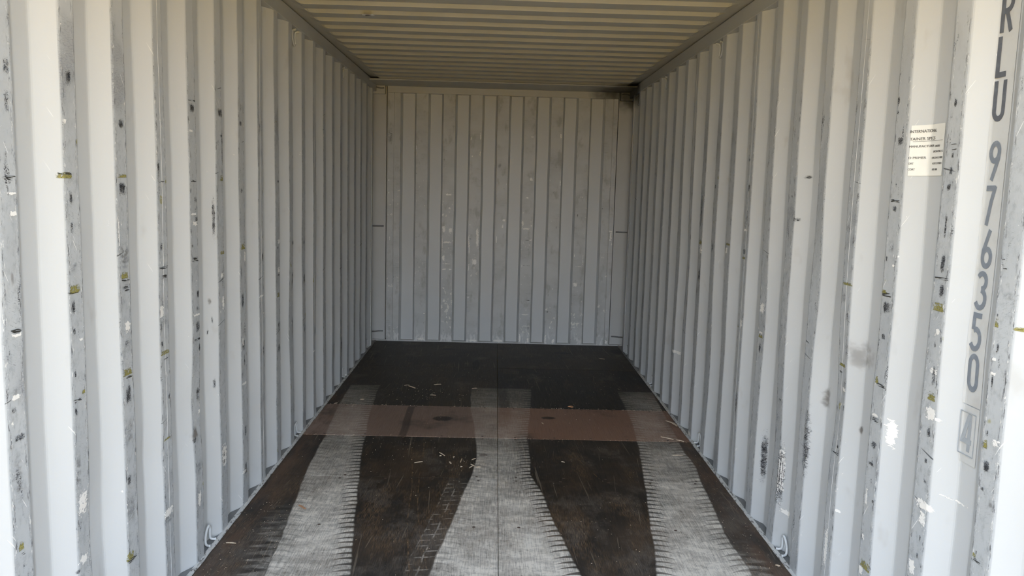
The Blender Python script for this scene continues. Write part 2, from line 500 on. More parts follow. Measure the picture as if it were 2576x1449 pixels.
DK = (0.021, 0.017, 0.014)
M_ply = [
    ply_mat('dark plywood', DK, (0.060, 0.038, 0.023), 0.8, 1.0, 3.0),
    ply_mat('near black plywood', (0.009, 0.008, 0.007), (0.022, 0.015, 0.009), 0.7, 1.0, 14.0, 0.7),
    ply_mat('worn brown plywood', (0.235, 0.155, 0.118), (0.30, 0.21, 0.165), 0.8, 0.8, 23.0, 0.6),
    ply_mat('reddish brown plywood', (0.25, 0.137, 0.090), (0.28, 0.16, 0.108), 0.7, 0.8, 33.0, 0.25),
    ply_mat('end plywood', (0.024, 0.018, 0.011), (0.050, 0.036, 0.021), 0.8, 1.0, 43.0, 0.7),
]

def wood_mat(name, c, c2):
    g = Mat(name, 0.6, 0.3)
    g.setcol(c)
    g.mix(g.noise(g.x * 90, g.y * 90, 0.0, 3, 0.6).sm(0.4, 0.7), c2)
    return g.done()
M_splint = wood_mat('pale split wood', (0.62, 0.52, 0.40), (0.50, 0.38, 0.26))
M_splint2 = wood_mat('orange split wood', (0.42, 0.22, 0.12), (0.50, 0.30, 0.18))
M_screw = wood_mat('rusty screw steel', (0.10, 0.07, 0.055), (0.05, 0.035, 0.03))

def flat_mat(name, c, c2, sc=14.0, lo=0.45, hi=0.75, rough=0.45):
    g = Mat(name, rough, 0.4)
    g.setcol(c)
    g.mix(g.noise(g.y * sc, g.z * sc, g.x * sc, 3, 0.6).sm(lo, hi) * 0.6, c2)
    return g.done()
M_strip = flat_mat('number strip film', (0.555, 0.565, 0.56), (0.46, 0.46, 0.445), 16)
M_letter = flat_mat('number vinyl', (0.105, 0.115, 0.135), (0.17, 0.19, 0.215), 40)
M_letter_grey = flat_mat('greyed number vinyl', (0.19, 0.215, 0.25), (0.27, 0.30, 0.335), 40)
M_letter_faded = flat_mat('faded number vinyl', (0.33, 0.36, 0.39), (0.40, 0.43, 0.45), 40)
M_label = flat_mat('label film', (0.80, 0.80, 0.76), (0.72, 0.72, 0.68), 10)
M_ink = flat_mat('label ink', (0.12, 0.12, 0.12), (0.25, 0.25, 0.24), 90)
M_scar = flat_mat('bare scar', (0.10, 0.10, 0.10), (0.02, 0.02, 0.02), 90)
M_white = flat_mat('flaked paint', (0.84, 0.84, 0.82), (0.74, 0.74, 0.72), 60)

def ground_mat():
    g = Mat('yard concrete', 0.85, 0.2)
    g.setcol((0.46, 0.27, 0.036))  # unseen ground, tan saturated so its bounced light warms the roof
    g.mix(g.noise(g.x * 0.7, g.y * 0.7, 0.0, 6, 0.65).sm(0.35, 0.7), (0.38, 0.225, 0.032))
    g.mix(g.noise(g.x * 30, g.y * 30, 0.0, 4, 0.6).sm(0.55, 0.75) * 0.4, (0.25, 0.22, 0.17))
    return g.done(None, g.noise(g.x * 25, g.y * 25, 0, 5, 0.6), 0.01, 0.5)
M_ground = ground_mat()

# ================================================================== SETTING
# ---- yard outside the open end
gr = obj('ground', new_mesh('ground', *box(-60, 60, -60, 60, -0.47, -0.17), M_ground))
tag(gr, 'sunlit tan yard surface outside the container door end', kind='structure')

# ---- floor: two columns of plywood boards, screwed down
floor = empty('floor', (0, (DOOR + END) / 2, 0))
tag(floor, 'dark worn plywood floor with grey tyre prints', kind='structure')
rows = [1.62, 2.83, 4.030, 4.712, 5.393, 6.605, END + 0.03]
LAB = {(4, -1): (4, 'near black oily plywood board'), (4, 1): (1, 'near black oily plywood board'),
       (3, -1): (2, 'brown plywood board with a dark streak across it'), (3, 1): (3, 'reddish brown clean plywood board'),
       (5, -1): (4, 'dark brown plywood board against the end wall'), (5, 1): (4, 'dark brown plywood board against the end wall')}
random.seed(4)
screw_me = None
def screw_mesh():
    n = 10
    V = [(0.0075 * math.cos(2 * PI * k / n), 0.0075 * math.sin(2 * PI * k / n), 0.0) for k in range(n)]
    V += [(0.0055 * math.cos(2 * PI * k / n), 0.0055 * math.sin(2 * PI * k / n), 0.0011) for k in range(n)]
    V += [(0, 0, 0.0004)]
    F = [(k, (k + 1) % n, n + (k + 1) % n, n + k) for k in range(n)]
    F += [(n + k, n + (k + 1) % n, 2 * n) for k in range(n)]
    return new_mesh('screw', V, F, M_screw)
screw_me = screw_mesh()
first_floor = None
def child(name, me, parent, loc=None):
    """mesh already in world coordinates, or a shared mesh placed at loc"""
    o = obj(name, me, parent)
    M = parent.matrix_world if parent.parent is None else None
    return o
FLOOR_LOC = Vector(floor.location)
for r in range(len(rows) - 1):
    for sgn in (-1, 1):
        y0, y1 = rows[r] + 0.0012, rows[r + 1] - 0.0012
        x0, x1 = (-1.1535, -0.0012) if sgn < 0 else (0.0012, 1.1535)
        mi, lb = LAB.get((r, sgn), (0 if (r + (sgn > 0)) % 2 == 0 else 0, None))
        if r == 2 and sgn > 0: mi = 0
        dz = random.uniform(-0.0012, 0.0006)
        v, f = box(x0, x1, y0, y1, -0.028, dz)
        c = Vector(((x0 + x1) / 2, (y0 + y1) / 2, 0))
        me = bevel_mesh('plywood_board', ([Vector(p) - c for p in v], f), M_ply[mi], 0.0011, 1)
        b = obj('plywood_board', me, floor)
        b.location = c - FLOOR_LOC
        if lb: b['label'] = lb
        # screws over each cross member
        ys = [y0 + 0.022, y1 - 0.022] + ([ (y0 + y1) / 2 ] if y1 - y0 > 0.9 else [])
        xs = [0.10, 0.33, 0.56, 0.79, 1.02] if r < 4 else [0.10, 0.42, 0.74, 1.06]
        for yy in ys:
            for xx in xs:
                s = obj('screw', screw_me, b)
                s.location = Vector((sgn * (xx + random.uniform(-0.012, 0.012)), yy + random.uniform(-0.006, 0.006), dz)) - c

# ---- side walls
def wall_profile(first, ya, yb):
    """(y, depth fraction) points of the rib profile between ya and yb"""
    pts = []
    k0 = int((ya - first) / PITCH) - 2
    k1 = int((yb - first) / PITCH) + 2
    for k in range(k0, k1 + 1):
        p = first + k * PITCH
        pts += [(p - 0.0712, 1.0), (p, 0.0), (p + 0.0756, 0.0), (p + 0.1468, 1.0)]
    pts.sort()
    def at(y):
        for (a, da), (b, db) in zip(pts, pts[1:]):
            if a <= y <= b: return da + (db - da) * (y - a) / (b - a)
        return 1.0
    return [(ya, at(ya))] + [q for q in pts if ya + 1e-4 < q[0] < yb - 1e-4] + [(yb, at(yb))]

def rounded(prof, r=0.006):
    """small bend radius at each fold"""
    out = [prof[0]]
    for a, b, c in zip(prof, prof[1:], prof[2:]):
        for q, t in ((a, 0), (c, 1)):
            L = math.hypot(q[0] - b[0], (q[1] - b[1]) * DEP)
            k = min(0.35, r / L)
            p = (b[0] + (q[0] - b[0]) * k, b[1] + (q[1] - b[1]) * k)
            if t == 0: out.append(p); first = p
            else:
                out.append(((first[0] + p[0] + 2 * b[0]) / 4, (first[1] + p[1] + 2 * b[1]) / 4))
                out.append(p)
    out.append(prof[-1])
    return out

ZN = 26
def side_sheet(first, ya, yb, side, mat, dents):
    prof = rounded(wall_profile(first, ya, yb))
    V, F = [], []
    T = 0.0016
    zs = [-0.005 + (ZC - 0.02 + 0.005) * j / ZN for j in range(ZN + 1)]
    n = len(prof)
    for lay in (0, 1):
        for (y, d) in prof:
            for z in zs:
                w = noise.noise(Vector((side * 3.0, y * 2.2, z * 1.7))) * 0.0035
                w += noise.noise(Vector((side * 9.0, y * 7.0, z * 5.0))) * 0.0018
                e = min(1.0, z / 0.15) * min(1.0, max(0.0, (2.34 - z) / 0.2))
                dd = 0.0
                for (dy, dz, ry, rz, a) in dents:
                    q = ((y - dy) / ry) ** 2 + ((z - dz) / rz) ** 2
                    dd += a * math.exp(-q)
                sway = noise.noise(Vector((y * 5.0, z * 2.3, side * 5.0))) * 0.004 * e
                x = HW + d * DEP + (w + abs(dd)) * e + 0.0015 + lay * T
                V.append((side * x, y + sway, z))
    m = len(zs)
    base = n * m
    for i in range(n - 1):
        for j in range(m - 1):
            a, b, c, dq = i * m + j, (i + 1) * m + j, (i + 1) * m + j + 1, i * m + j + 1
            q = (a, b, c, dq) if side < 0 else (dq, c, b, a)
            F.append(q)
            F.append(tuple(base + k for k in reversed(q)))
    for j in range(m - 1):
        for i in (0, n - 1):
            a, b = i * m + j, i * m + j + 1
            F.append((a, b, base + b, base + a))
    for i in range(n - 1):
        for j in (0, m - 1):
            a, b = i * m + j, (i + 1) * m + j
            F.append((a, b, base + b, base + a))
    return new_mesh('corrugated_sheet', V, F, mat)

def wall_x(side, y, z, first, dents):
    """inner surface of the side sheet, the same formula as side_sheet"""
    e = min(1.0, z / 0.15) * min(1.0, max(0.0, (2.34 - z) / 0.2))
    y = y - noise.noise(Vector((y * 5.0, z * 2.3, side * 5.0))) * 0.004 * e
    key = (round(y - 0.4, 1), first)
    if key not in PROF: PROF[key] = rounded(wall_profile(first, key[0] - 0.1, key[0] + 1.0))
    d = 1.0
    for (a, da), (b, db) in zip(PROF[key], PROF[key][1:]):
        if a <= y <= b and b > a: d = da + (db - da) * (y - a) / (b - a)
    w = noise.noise(Vector((side * 3.0, y * 2.2, z * 1.7))) * 0.0035 + noise.noise(Vector((side * 9.0, y * 7.0, z * 5.0))) * 0.0018
    dd = sum(a * math.exp(-(((y - dy) / ry) ** 2 + ((z - dz) / rz) ** 2)) for (dy, dz, ry, rz, a) in dents)
    return HW + d * DEP + (w + abs(dd)) * e + 0.0015
PROF = {}

def wobbly_strip(first, dents, side, y, z0, z1, w, n=60, seed=0.0):
    pts = []
    for i in range(n + 1):
        z = z0 + (z1 - z0) * i / n
        sway = noise.noise(Vector((y * 5.0, z * 2.3, side * 5.0))) * 0.004 * min(1.0, z / 0.15)
        pts.append((side * (wall_x(side, y, z, first, dents) + 0.0010), y + sway + 0.0006 * math.sin(z * 140 + seed), z))
    return tube(pts, w, 6)

DENT_L = [(3.04, 0.62, 0.10, 0.16, 0.010), (2.3, 0.45, 0.09, 0.14, 0.009), (4.5, 0.7, 0.12, 0.25, 0.008), (2.70, 0.55, 0.05, 0.10, 0.008), (5.2, 0.35, 0.1, 0.25, 0.009)]
DENT_R = [(2.80, 0.75, 0.10, 0.20, 0.014), (3.35, 0.40, 0.10, 0.30, 0.012), (3.15, 1.45, 0.06, 0.22, 0.016), (4.4, 0.5, 0.2, 0.3, 0.011), (3.6, 0.9, 0.1, 0.3, 0.010), (5.2, 1.1, 0.15, 0.4, 0.009), (2.35, 1.2, 0.10, 0.2, 0.006), (3.02, 1.15, 0.07, 0.2, 0.010)]
for side, nm, first, seams, mat, dents in ((-1, 'wall_left', YL, [YL + PITCH * k + 0.038 for k in (3, 7, 11, 15)], M_left, DENT_L),
                                           (1, 'wall_right', YR, [YR - PITCH * k + 0.038 for k in (15, 11, 7, 3)], M_right, DENT_R)):
    w = empty(nm, (0, 0, 0))
    tag(w, 'light grey corrugated steel side wall, %s' % ('with the black number column and spec label' if side > 0 else 'without any lettering'), kind='structure')
    cuts = [DOOR + 0.06] + seams + [7.400 if side < 0 else 7.385]
    ye = cuts[-1]
    for a, b in zip(cuts, cuts[1:]):
        obj('corrugated_sheet', side_sheet(first, a, b, side, mat, dents), w)
    for s in seams:
        obj('weld_bead', new_mesh('weld_bead', *wobbly_strip(first, dents, side, s, 0.0, ZR, 0.0018, seed=s), M_bead), w)
    # rails
    sx = lambda a, b: (min(side * a, side * b), max(side * a, side * b))
    x0, x1 = sx(HW - 0.002, HW + 0.058)
    obj('top_rail', bevel_mesh('top_rail', box(x0, x1, DOOR, END + 0.05, ZR, ZC + 0.012), M_rail, 0.005, 3), w)
    x0, x1 = sx(HW + 0.004, HW + 0.058)
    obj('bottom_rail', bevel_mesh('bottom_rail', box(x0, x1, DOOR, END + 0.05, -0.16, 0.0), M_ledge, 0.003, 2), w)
    # edge angle between floor and wall, uneven and chipped
    n = 260
    V, F = [], []
    for i in range(n + 1):
        y = DOOR + (END - DOOR) * i / n
        j1 = noise.noise(Vector((y * 11, side * 2.0, 0))) * 0.0025
        j2 = noise.noise(Vector((y * 17, side * 2.0, 7))) * 0.0016
        xi, xo = HW - 0.012 + j1, HW + 0.0055
        for (x, z) in ((xi, 0.0005), (xi + 0.001, 0.005 + j2), (xo, 0.0055 + j2 * 0.5), (xo, -0.003)):
            V.append((side * x, y, z))
    for i in range(n):
        for k in range(3):
            a = i * 4 + k
            q = (a, a + 4, a + 5, a + 1)
            F.append(q if side > 0 else tuple(reversed(q)))
    obj('edge_angle', new_mesh('edge_angle', V, F, M_edge), w)
    # inner lip of the end corner post
    x0, x1 = sx(HW - 0.003, HW + 0.004)
    obj('post_lip', bevel_mesh('post_lip', box(x0, x1, ye - 0.004, ye + 0.058, 0.0, ZR), M_bead, 0.0015, 1), w)
    x0, x1 = sx(HW + 0.004, HW + 0.012)
    obj('post_web', new_mesh('post_web', *box(*sx(HW + 0.038, HW + 0.044), 7.41, END + 0.03, -0.0, ZR + 0.03), M_rail), w)

    x0, x1 = sx(HW - 0.0015, HW + 0.060)  # unseen plate added to stop daylight leaking behind the sheet end
    obj('post_flange', new_mesh('post_flange', *box(x0, x1, ye - 0.003, ye + 0.008, -0.01, ZR + 0.03), M_rail), w)
    # unseen plates added against daylight leaks: above the top rail, outside the end post
    x0, x1 = sx(HW + 0.050, HW + 0.066)
    obj('roof_edge_plate', new_mesh('roof_edge_plate', *box(x0, x1, DOOR, END + 0.078, 2.385, 2.45), M_rail), w)
    x0, x1 = sx(HW + 0.046, HW + 0.078)
    obj('post_body', new_mesh('post_body', *box(x0, x1, 7.37, END + 0.078, -0.16, 2.45), M_rail), w)

# ---- end wall
we = empty('wall_back', (0, 0, 0))
tag(we, 'grey ribbed steel end wall facing the camera', kind='structure')
def end_sheet(x0, x1):
    pts = []
    for k in range(-2, 12):
        p = -0.7967 + 0.2492 * k
        pts += [(p - 0.018, 1.0), (p, 0.0), (p + 0.109, 0.0), (p + 0.127, 1.0)]
    # flat margins
    L, R_ = -0.943, 0.9477
    prof = [(-1.060, 0.0), (L, 0.0), (L + 0.018, 1.0)] + [q for q in pts if L + 0.03 < q[0] < R_ + 0.001] + [(1.066, 0.0)]
    return prof
prof = end_sheet(0, 0)
def end_mesh(prof, za, zb):
    V, F = [], []
    nz = 22
    xs = []
    for i, (x, d) in enumerate(prof):
        xs.append((x, d))
    for lay in (0, 1):
        for (x, d) in xs:
            for j in range(nz + 1):
                z = za + (zb - za) * j / nz
                e = min(1.0, (z - za) / 0.1 + 0.02) * min(1.0, (zb - z) / 0.15 + 0.02)
                w = noise.noise(Vector((x * 2.5, 3.0, z * 1.6))) * 0.006 + noise.noise(Vector((x * 9, 3.0, z * 6))) * 0.002
                sway = noise.noise(Vector((x * 6, 9.0, z * 2.5))) * 0.0035 * e
                V.append((x + sway, END + d * 0.0456 + w * e + lay * 0.002, z))
    m = nz + 1
    n = len(xs)
    B = n * m
    for i in range(n - 1):
        for j in range(nz):
            a, b = i * m + j, (i + 1) * m + j
            F.append((a, b, b + 1, a + 1))
            F.append((B + a + 1, B + b + 1, B + b, B + a))
    for i in range(n - 1):
        for j in (0, nz):
            a, b = i * m + j, (i + 1) * m + j
            F.append((a, b, B + b, B + a))
    for j in range(nz):
        for i in (0, n - 1):
            a = i * m + j
            F.append((a, a + 1, B + a + 1, B + a))
    return new_mesh('ribbed_sheet', V, F, M_end)
# three sheets: two narrow flat strips and the ribbed middle
def clip(prof, a, b):
    def at(x):
        for (p, dp), (q, dq) in zip(prof, prof[1:]):
            if p <= x <= q: return dp + (dq - dp) * (x - p) / (q - p)
    return [(a, at(a))] + [q for q in prof if a + 1e-4 < q[0] < b - 1e-4] + [(b, at(b))]
for a, b in ((-1.060, -1.0035), (-1.0, -0.052), (-0.048, 1.021), (1.0245, 1.066)):
    obj('ribbed_sheet', end_mesh(clip(prof, a, b), 0.004, 2.335), we)
for x in (-1.0018, -0.05, 1.0228):
    me = new_mesh('weld_bead', *tube([(x, END + 0.0012 + (0.0 if abs(x) > 0.5 else 0.0), z / 20 * 2.3 + 0.01) for z in range(21)], 0.0014, 6), M_rail)
    obj('weld_bead', me, we)
obj('head_rail', bevel_mesh('head_rail', box(-1.062, 1.068, END - 0.012, END + 0.05, 2.318, 2.392), M_rail, 0.004, 2), we)
obj('end_sill', bevel_mesh('end_sill', box(-1.2, 1.2, END + 0.004, END + 0.07, -0.16, 0.012), M_rail, 0.002, 1), we)
obj('back_skin', new_mesh('back_skin', *box(-1.24, 1.24, END + 0.072, END + 0.078, -0.16, 2.45), M_rail), we)
for s in (-1, 1):
    xs_ = sorted((s * 1.075, s * 1.215))
    obj('corner_post', bevel_mesh('corner_post', box(xs_[0], xs_[1], END + 0.026, END + 0.07, 0.0, 2.395), M_rail, 0.006, 2), we)
    xs_ = sorted((s * 1.083, s * 1.205))
    obj('corner_block', bevel_mesh('corner_block', box(xs_[0], xs_[1], END - 0.028, END + 0.03, 2.303, 2.398), M_rail, 0.004, 2), we)

# ---- roof
ceil = empty('ceiling', (0, 0, 0))
tag(ceil, 'grey steel roof pressed with cross ribs', kind='structure')
RP = 0.2225
def roof_sheet(ya, yb):
    """closed plate pressed with cross troughs that fade out before each rail"""
    xs = [-HW - 0.03, -1.125, -1.100, -1.085, -1.07, -1.05, -0.9, -0.6, -0.3, 0, 0.3, 0.6, 0.9, 1.05, 1.07, 1.085, 1.100, 1.125, HW + 0.03]
    def fade(x):
        a = abs(x)
        return 0.0 if a >= 1.118 else (1.0 if a <= 1.06 else 0.5 + 0.5 * math.cos(PI * (a - 1.06) / 0.058))
    ys = set([ya, yb])
    prof = []
    k0 = int((ya - 4.337) / RP) - 2
    k1 = int((yb - 4.337) / RP) + 2
    for k in range(k0, k1 + 1):
        c = 4.337 + RP * k          # middle of the face that looks to the door
        prof += [(c - 0.0075, 0.0), (c + 0.0075, 1.0), (c + 0.098, 1.0), (c + 0.113, 0.0)]
    prof.sort()
    def at(y):
        for (p, dp), (q, dq) in zip(prof, prof[1:]):
            if p <= y <= q: return dp + (dq - dp) * (y - p) / (q - p)
        return 0.0
    L = [(ya, at(ya))] + [q for q in prof if ya + 1e-4 < q[0] < yb - 1e-4] + [(yb, at(yb))]
    V, F = [], []
    for lay in (0, 1):
        for (y, d) in L:
            for x in xs:
                w = noise.noise(Vector((x * 1.6, y * 1.4, 4.0))) * 0.003
                V.append((x, y + noise.noise(Vector((x * 3, y * 4, 1.0))) * 0.0025, ZC + 0.018 - 0.019 * d * fade(x) + w * fade(x) + lay * 0.002))
    n, m = len(L), len(xs)
    B = n * m
    for i in range(n - 1):
        for j in range(m - 1):
            a, b = i * m + j, (i + 1) * m + j
            F.append((a, b, b + 1, a + 1))
            F.append((B + a + 1, B + b + 1, B + b, B + a))
    for i in range(n - 1):
        for j in (0, m - 1):
            a, b = i * m + j, (i + 1) * m + j
            F.append((a, b, B + b, B + a))
    for j in range(m - 1):
        for i in (0, n - 1):
            a = i * m + j
            F.append((a, a + 1, B + a + 1, B + a))
    return new_mesh('roof_sheet', V, F, M_roof)
rc = [DOOR + 0.03, 2.62, 3.735, 4.84, 5.96, 7.07, 7.30]
rc = [DOOR + 0.03] + [4.337 + RP * k + 0.165 for k in (-8, -3, 2, 7)] + [7.40]
for a, b in zip(rc, rc[1:]):
    obj('roof_sheet', roof_sheet(a, b), ceil)
obj('end_plate', bevel_mesh('end_plate', box(-HW - 0.01, HW + 0.01, 7.235, END + 0.05, 2.376, 2.386), M_rail, 0.002, 1), ceil)
obj('roof_skin', new_mesh('roof_skin', *box(-1.225, 1.225, DOOR, END + 0.078, 2.435, 2.45), M_rail), ceil)
V, F = [], []
random.seed(2)
for k in range(9):
    a, r0 = 2 * PI * k / 9, 0.030 * random.uniform(0.7, 1.2)
    V.append((-0.758 + r0 * 1.1 * math.cos(a), 4.548 + r0 * 0.9 * math.sin(a), 2.386 - random.uniform(0, 0.006)))
V.append((-0.758, 4.548, 2.381))
F = [(k, (k + 1) % 9, 9) for k in range(9)]
tp = obj('torn_patch', new_mesh('torn_patch', V, F, None), ceil)
PATCH = tp
# outer skins of the side rails close the box against the daylight
# ---- door end frame, out of view
df = empty('door_frame', (0, DOOR, 0))
tag(df, 'steel frame around the open door end', kind='structure')
def rel(vf, c): return [Vector(p) - Vector(c) for p in vf[0]], vf[1]
for nm, b in (('post', (-1.30, -HW - 0.004, DOOR - 0.08, DOOR + 0.06, -0.17, 2.45)), ('post', (HW + 0.004, 1.30, DOOR - 0.08, DOOR + 0.06, -0.17, 2.45)),
              ('header', (-1.17, 1.17, DOOR - 0.08, DOOR + 0.02, 2.30, 2.45)), ('sill', (-1.17, 1.17, DOOR - 0.08, DOOR + 0.155, -0.17, -0.001))):
    obj(nm, bevel_mesh(nm, rel(box(*b), (0, DOOR, 0)), M_rail, 0.004, 2), df)

# ---- two unseen door leaves, added to block side daylight on the near walls
def added_door_leaf(sgn):
    w, h = 1.16, 2.52
    prof = [(0.0, 0.0), (0.09, 0.0), (0.09, 0.01)]
    x = 0.09
    while x < w - 0.20:
        prof += [(x + 0.02, 0.036), (x + 0.09, 0.036), (x + 0.11, 0.0), (x + 0.18, 0.0)]
        x += 0.18
    prof += [(w - 0.09, 0.0), (w, 0.0)]
    V = [(sgn * t, d, z) for z in (0.0, h) for (t, d) in prof] + [(sgn * t, d + 0.004, z) for z in (0.0, h) for (t, d) in prof]
    n = len(prof)
    F = [(i, i + 1, n + i + 1, n + i) for i in range(n - 1)] + [(2 * n + i + 1, 2 * n + i, 3 * n + i, 3 * n + i + 1) for i in range(n - 1)]
    return V, F
for k, sgn in ((1, -1), (2, 1)):
    d = empty('door_%d' % k, (sgn * 1.245, DOOR - 0.10, -0.10))
    tag(d, 'open steel door leaf swung out on the %s side' % ('left' if sgn < 0 else 'right'), kind='structure')
    d.rotation_euler.z = sgn * math.radians(-100 + 0) if False else -sgn * math.radians(97)
    obj('door_panel', new_mesh('door_panel', *added_door_leaf(sgn), M_rail), d)
    for a, b in ((0.0, 0.07), (1.09, 1.16)):
        xa, xb = sorted((sgn * a, sgn * b))
        obj('door_stile', bevel_mesh('door_stile', box(xa, xb, -0.006, 0.045, 0, 2.52), M_rail, 0.003, 1), d)
    for t in (0.30, 0.86):
        obj('lock_bar', new_mesh('lock_bar', *tube([(sgn * t, 0.075, -0.02), (sgn * t, 0.075, 2.56)], 0.017, 10), M_bead, True), d)

PATCH.data.materials.append(M_white)
V = [(-0.770, 4.535, 2.3795), (-0.752, 4.531, 2.3795), (-0.738, 4.545, 2.3790), (-0.748, 4.560, 2.3800), (-0.760, 4.553, 2.3795), (-0.772, 4.562, 2.3800)]
obj('torn_hole', new_mesh('torn_hole', V, [(0, 1, 2, 3, 4, 5)], M_scar), PATCH)

# ================================================================== THINGS
def thing_mesh(name, vf, mat, origin, label, cat, group=None, smooth=True):
    o = Vector(origin)
    me = new_mesh(name, [Vector(v) - o for v in vf[0]], vf[1], mat, smooth)
    ob = obj(name, me)
    ob.location = o
    tag(ob, label, cat, group)
    return ob

# ---- lashing rings welded to the rails
def ring(y, side, top, scale=1.0, skew=0.0):
    s = side
    Y = lambda a: y + a * scale
    P = [(HW + 0.003, Y(-0.032), 0.010), (HW + 0.012, Y(-0.030), 0.009), (HW + 0.024, Y(-0.026), 0.014), (HW + 0.027, Y(-0.020 + skew), 0.036),
         (HW + 0.025, Y(-0.008 + skew), 0.060), (HW + 0.022, Y(0.004 + skew), 0.070), (HW + 0.022, Y(0.016 + skew), 0.060), (HW + 0.025, Y(0.020), 0.036),
         (HW + 0.024, Y(0.024), 0.014), (HW + 0.012, Y(0.028), 0.009), (HW + 0.003, Y(0.030), 0.010)]
    out = []
    for (x, yy, z) in P:
        z2 = z * scale
        out.append((s * x, yy, (ZR - 0.004 - z2 + 0.006) if top else z2 - 0.003))
    path = smooth_path(out, 4)
    n = len(path)
    return tube(path, [0.0052 + 0.0012 * max(0.0, 1 - min(i, n - 1 - i) / 4) for i in range(n)], 8)
RINGS = [
    (3.215, -1, 0, 'grey lashing ring at the foot of the left wall, nearest the door'),
    (4.690, -1, 0, 'second lashing ring along the foot of the left wall, beside the brown board'),
    (6.178, -1, 0, 'third lashing ring along the foot of the left wall'),
    (7.332, -1, 0, 'deepest lashing ring at the foot of the left wall, by the end wall'),
    (3.215, 1, 0, 'grey lashing ring at the foot of the right wall, nearest the door'),
    (4.649, 1, 0, 'second lashing ring along the foot of the right wall, beside the brown board'),
    (6.111, 1, 0, 'third lashing ring along the foot of the right wall'),
    (7.310, 1, 0, 'deepest lashing ring at the foot of the right wall, by the end wall'),
    (4.690, -1, 1, 'lashing ring hanging from the top rail of the left wall, nearest the door'),
    (6.150, -1, 1, 'second lashing ring hanging from the left top rail'),
    (7.265, -1, 1, 'deepest lashing ring under the left top rail, in the corner'),
    (4.650, 1, 1, 'lashing ring hanging from the top rail of the right wall, nearest the door'),
    (6.115, 1, 1, 'second lashing ring hanging from the right top rail'),
    (7.300, 1, 1, 'deepest lashing ring under the right top rail, in the dark corner'),
]
for y, s, top, lb in RINGS:
    sc = 1.3 if top else 1.12
    thing_mesh('lashing_ring', ring(y, s, top, sc, 0.004 if top else 0.0), M_ring, (s * (HW + 0.003), y, ZR if top else 0.0), lb, 'lashing ring', 'lashing rings along the walls')

# ---- lashing bars across the corner posts
BARS = [(-1, 1.091, 'short lashing bar across the left corner post at mid height', 0.0),
        (-1, 0.090, 'bent lashing bar across the left corner post near the floor', 0.004),
        (-1, 2.358, 'short lashing bar on the block at the top left corner', -0.006),
        (1, 1.091, 'short lashing bar across the right corner post at mid height', 0.0),
        (1, 0.087, 'bent lashing bar across the right corner post near the floor', 0.004),
        (1, 2.352, 'short lashing bar on the block at the dark top right corner', 0.010)]
for s, z, lb, bend in BARS:
    top = z > 2
    yy = END - 0.036 if top else END + 0.008
    pts = [(s * 1.204, yy + 0.002, z - bend), (s * 1.17, yy - 0.004, z - bend * 0.5), (s * 1.14, yy - 0.006, z + bend * 0.7), (s * 1.115, yy - 0.003, z + bend), (s * 1.094, yy + 0.008, z + bend * 0.5)]
    thing_mesh('lashing_bar', tube(smooth_path(pts, 4), 0.0062, 8), M_ledge, (s * 1.15, yy, z), lb, 'lashing bar', 'lashing bars on the end corner posts')  # dark paint on the bars stands in for the shadow lines around them

# ---- text helpers
def text_mesh(body, size=1.0):
    cu = bpy.data.curves.new('tmp_text', 'FONT')
    cu.body = body
    cu.size = size
    cu.resolution_u = 4
    o = bpy.data.objects.new('tmp_text', cu)
    COL.objects.link(o)
    dg = bpy.context.evaluated_depsgraph_get()
    me = bpy.data.meshes.new_from_object(o.evaluated_get(dg))
    bpy.data.objects.remove(o)
    bpy.data.curves.remove(cu)
    bm = bmesh.new(); bm.from_mesh(me)
    bpy.data.meshes.remove(me)
    return bm

def poly_glyph(strokes, w):
    """glyph from centre-line strokes in a 0..1 by 0..1 cell, drawn as flat ribbons of width w (x is narrow)"""
    bm = bmesh.new()
    for st in strokes:
        pts = [Vector((p[0], p[1])) for p in st]
        L, R2 = [], []
        for i, p in enumerate(pts):
            t0 = (pts[i] - pts[i - 1]).normalized() if i > 0 else None
            t1 = (pts[i + 1] - pts[i]).normalized() if i < len(pts) - 1 else None
            t = ((t0 or t1) + (t1 or t0)).normalized()
            nrm = Vector((-t.y, t.x))
            k = 1.0
            if t0 is not None and t1 is not None:
                c = max(0.5, nrm.dot(Vector((-t0.y, t0.x))))
                k = 1.0 / c
            L.append(p + nrm * w / 2 * k); R2.append(p - nrm * w / 2 * k)
        vl = [bm.verts.new((p.x, p.y, 0)) for p in L]
        vr = [bm.verts.new((p.x, p.y, 0)) for p in R2]
        for i in range(len(pts) - 1):
            bm.faces.new((vl[i], vr[i], vr[i + 1], vl[i + 1]))
    return bm

def arc(cx, cy, rx, ry, a0, a1, n=10):
    return [(cx + rx * math.cos(math.radians(a0 + (a1 - a0) * i / n)), cy + ry * math.sin(math.radians(a0 + (a1 - a0) * i / n))) for i in range(n + 1)]
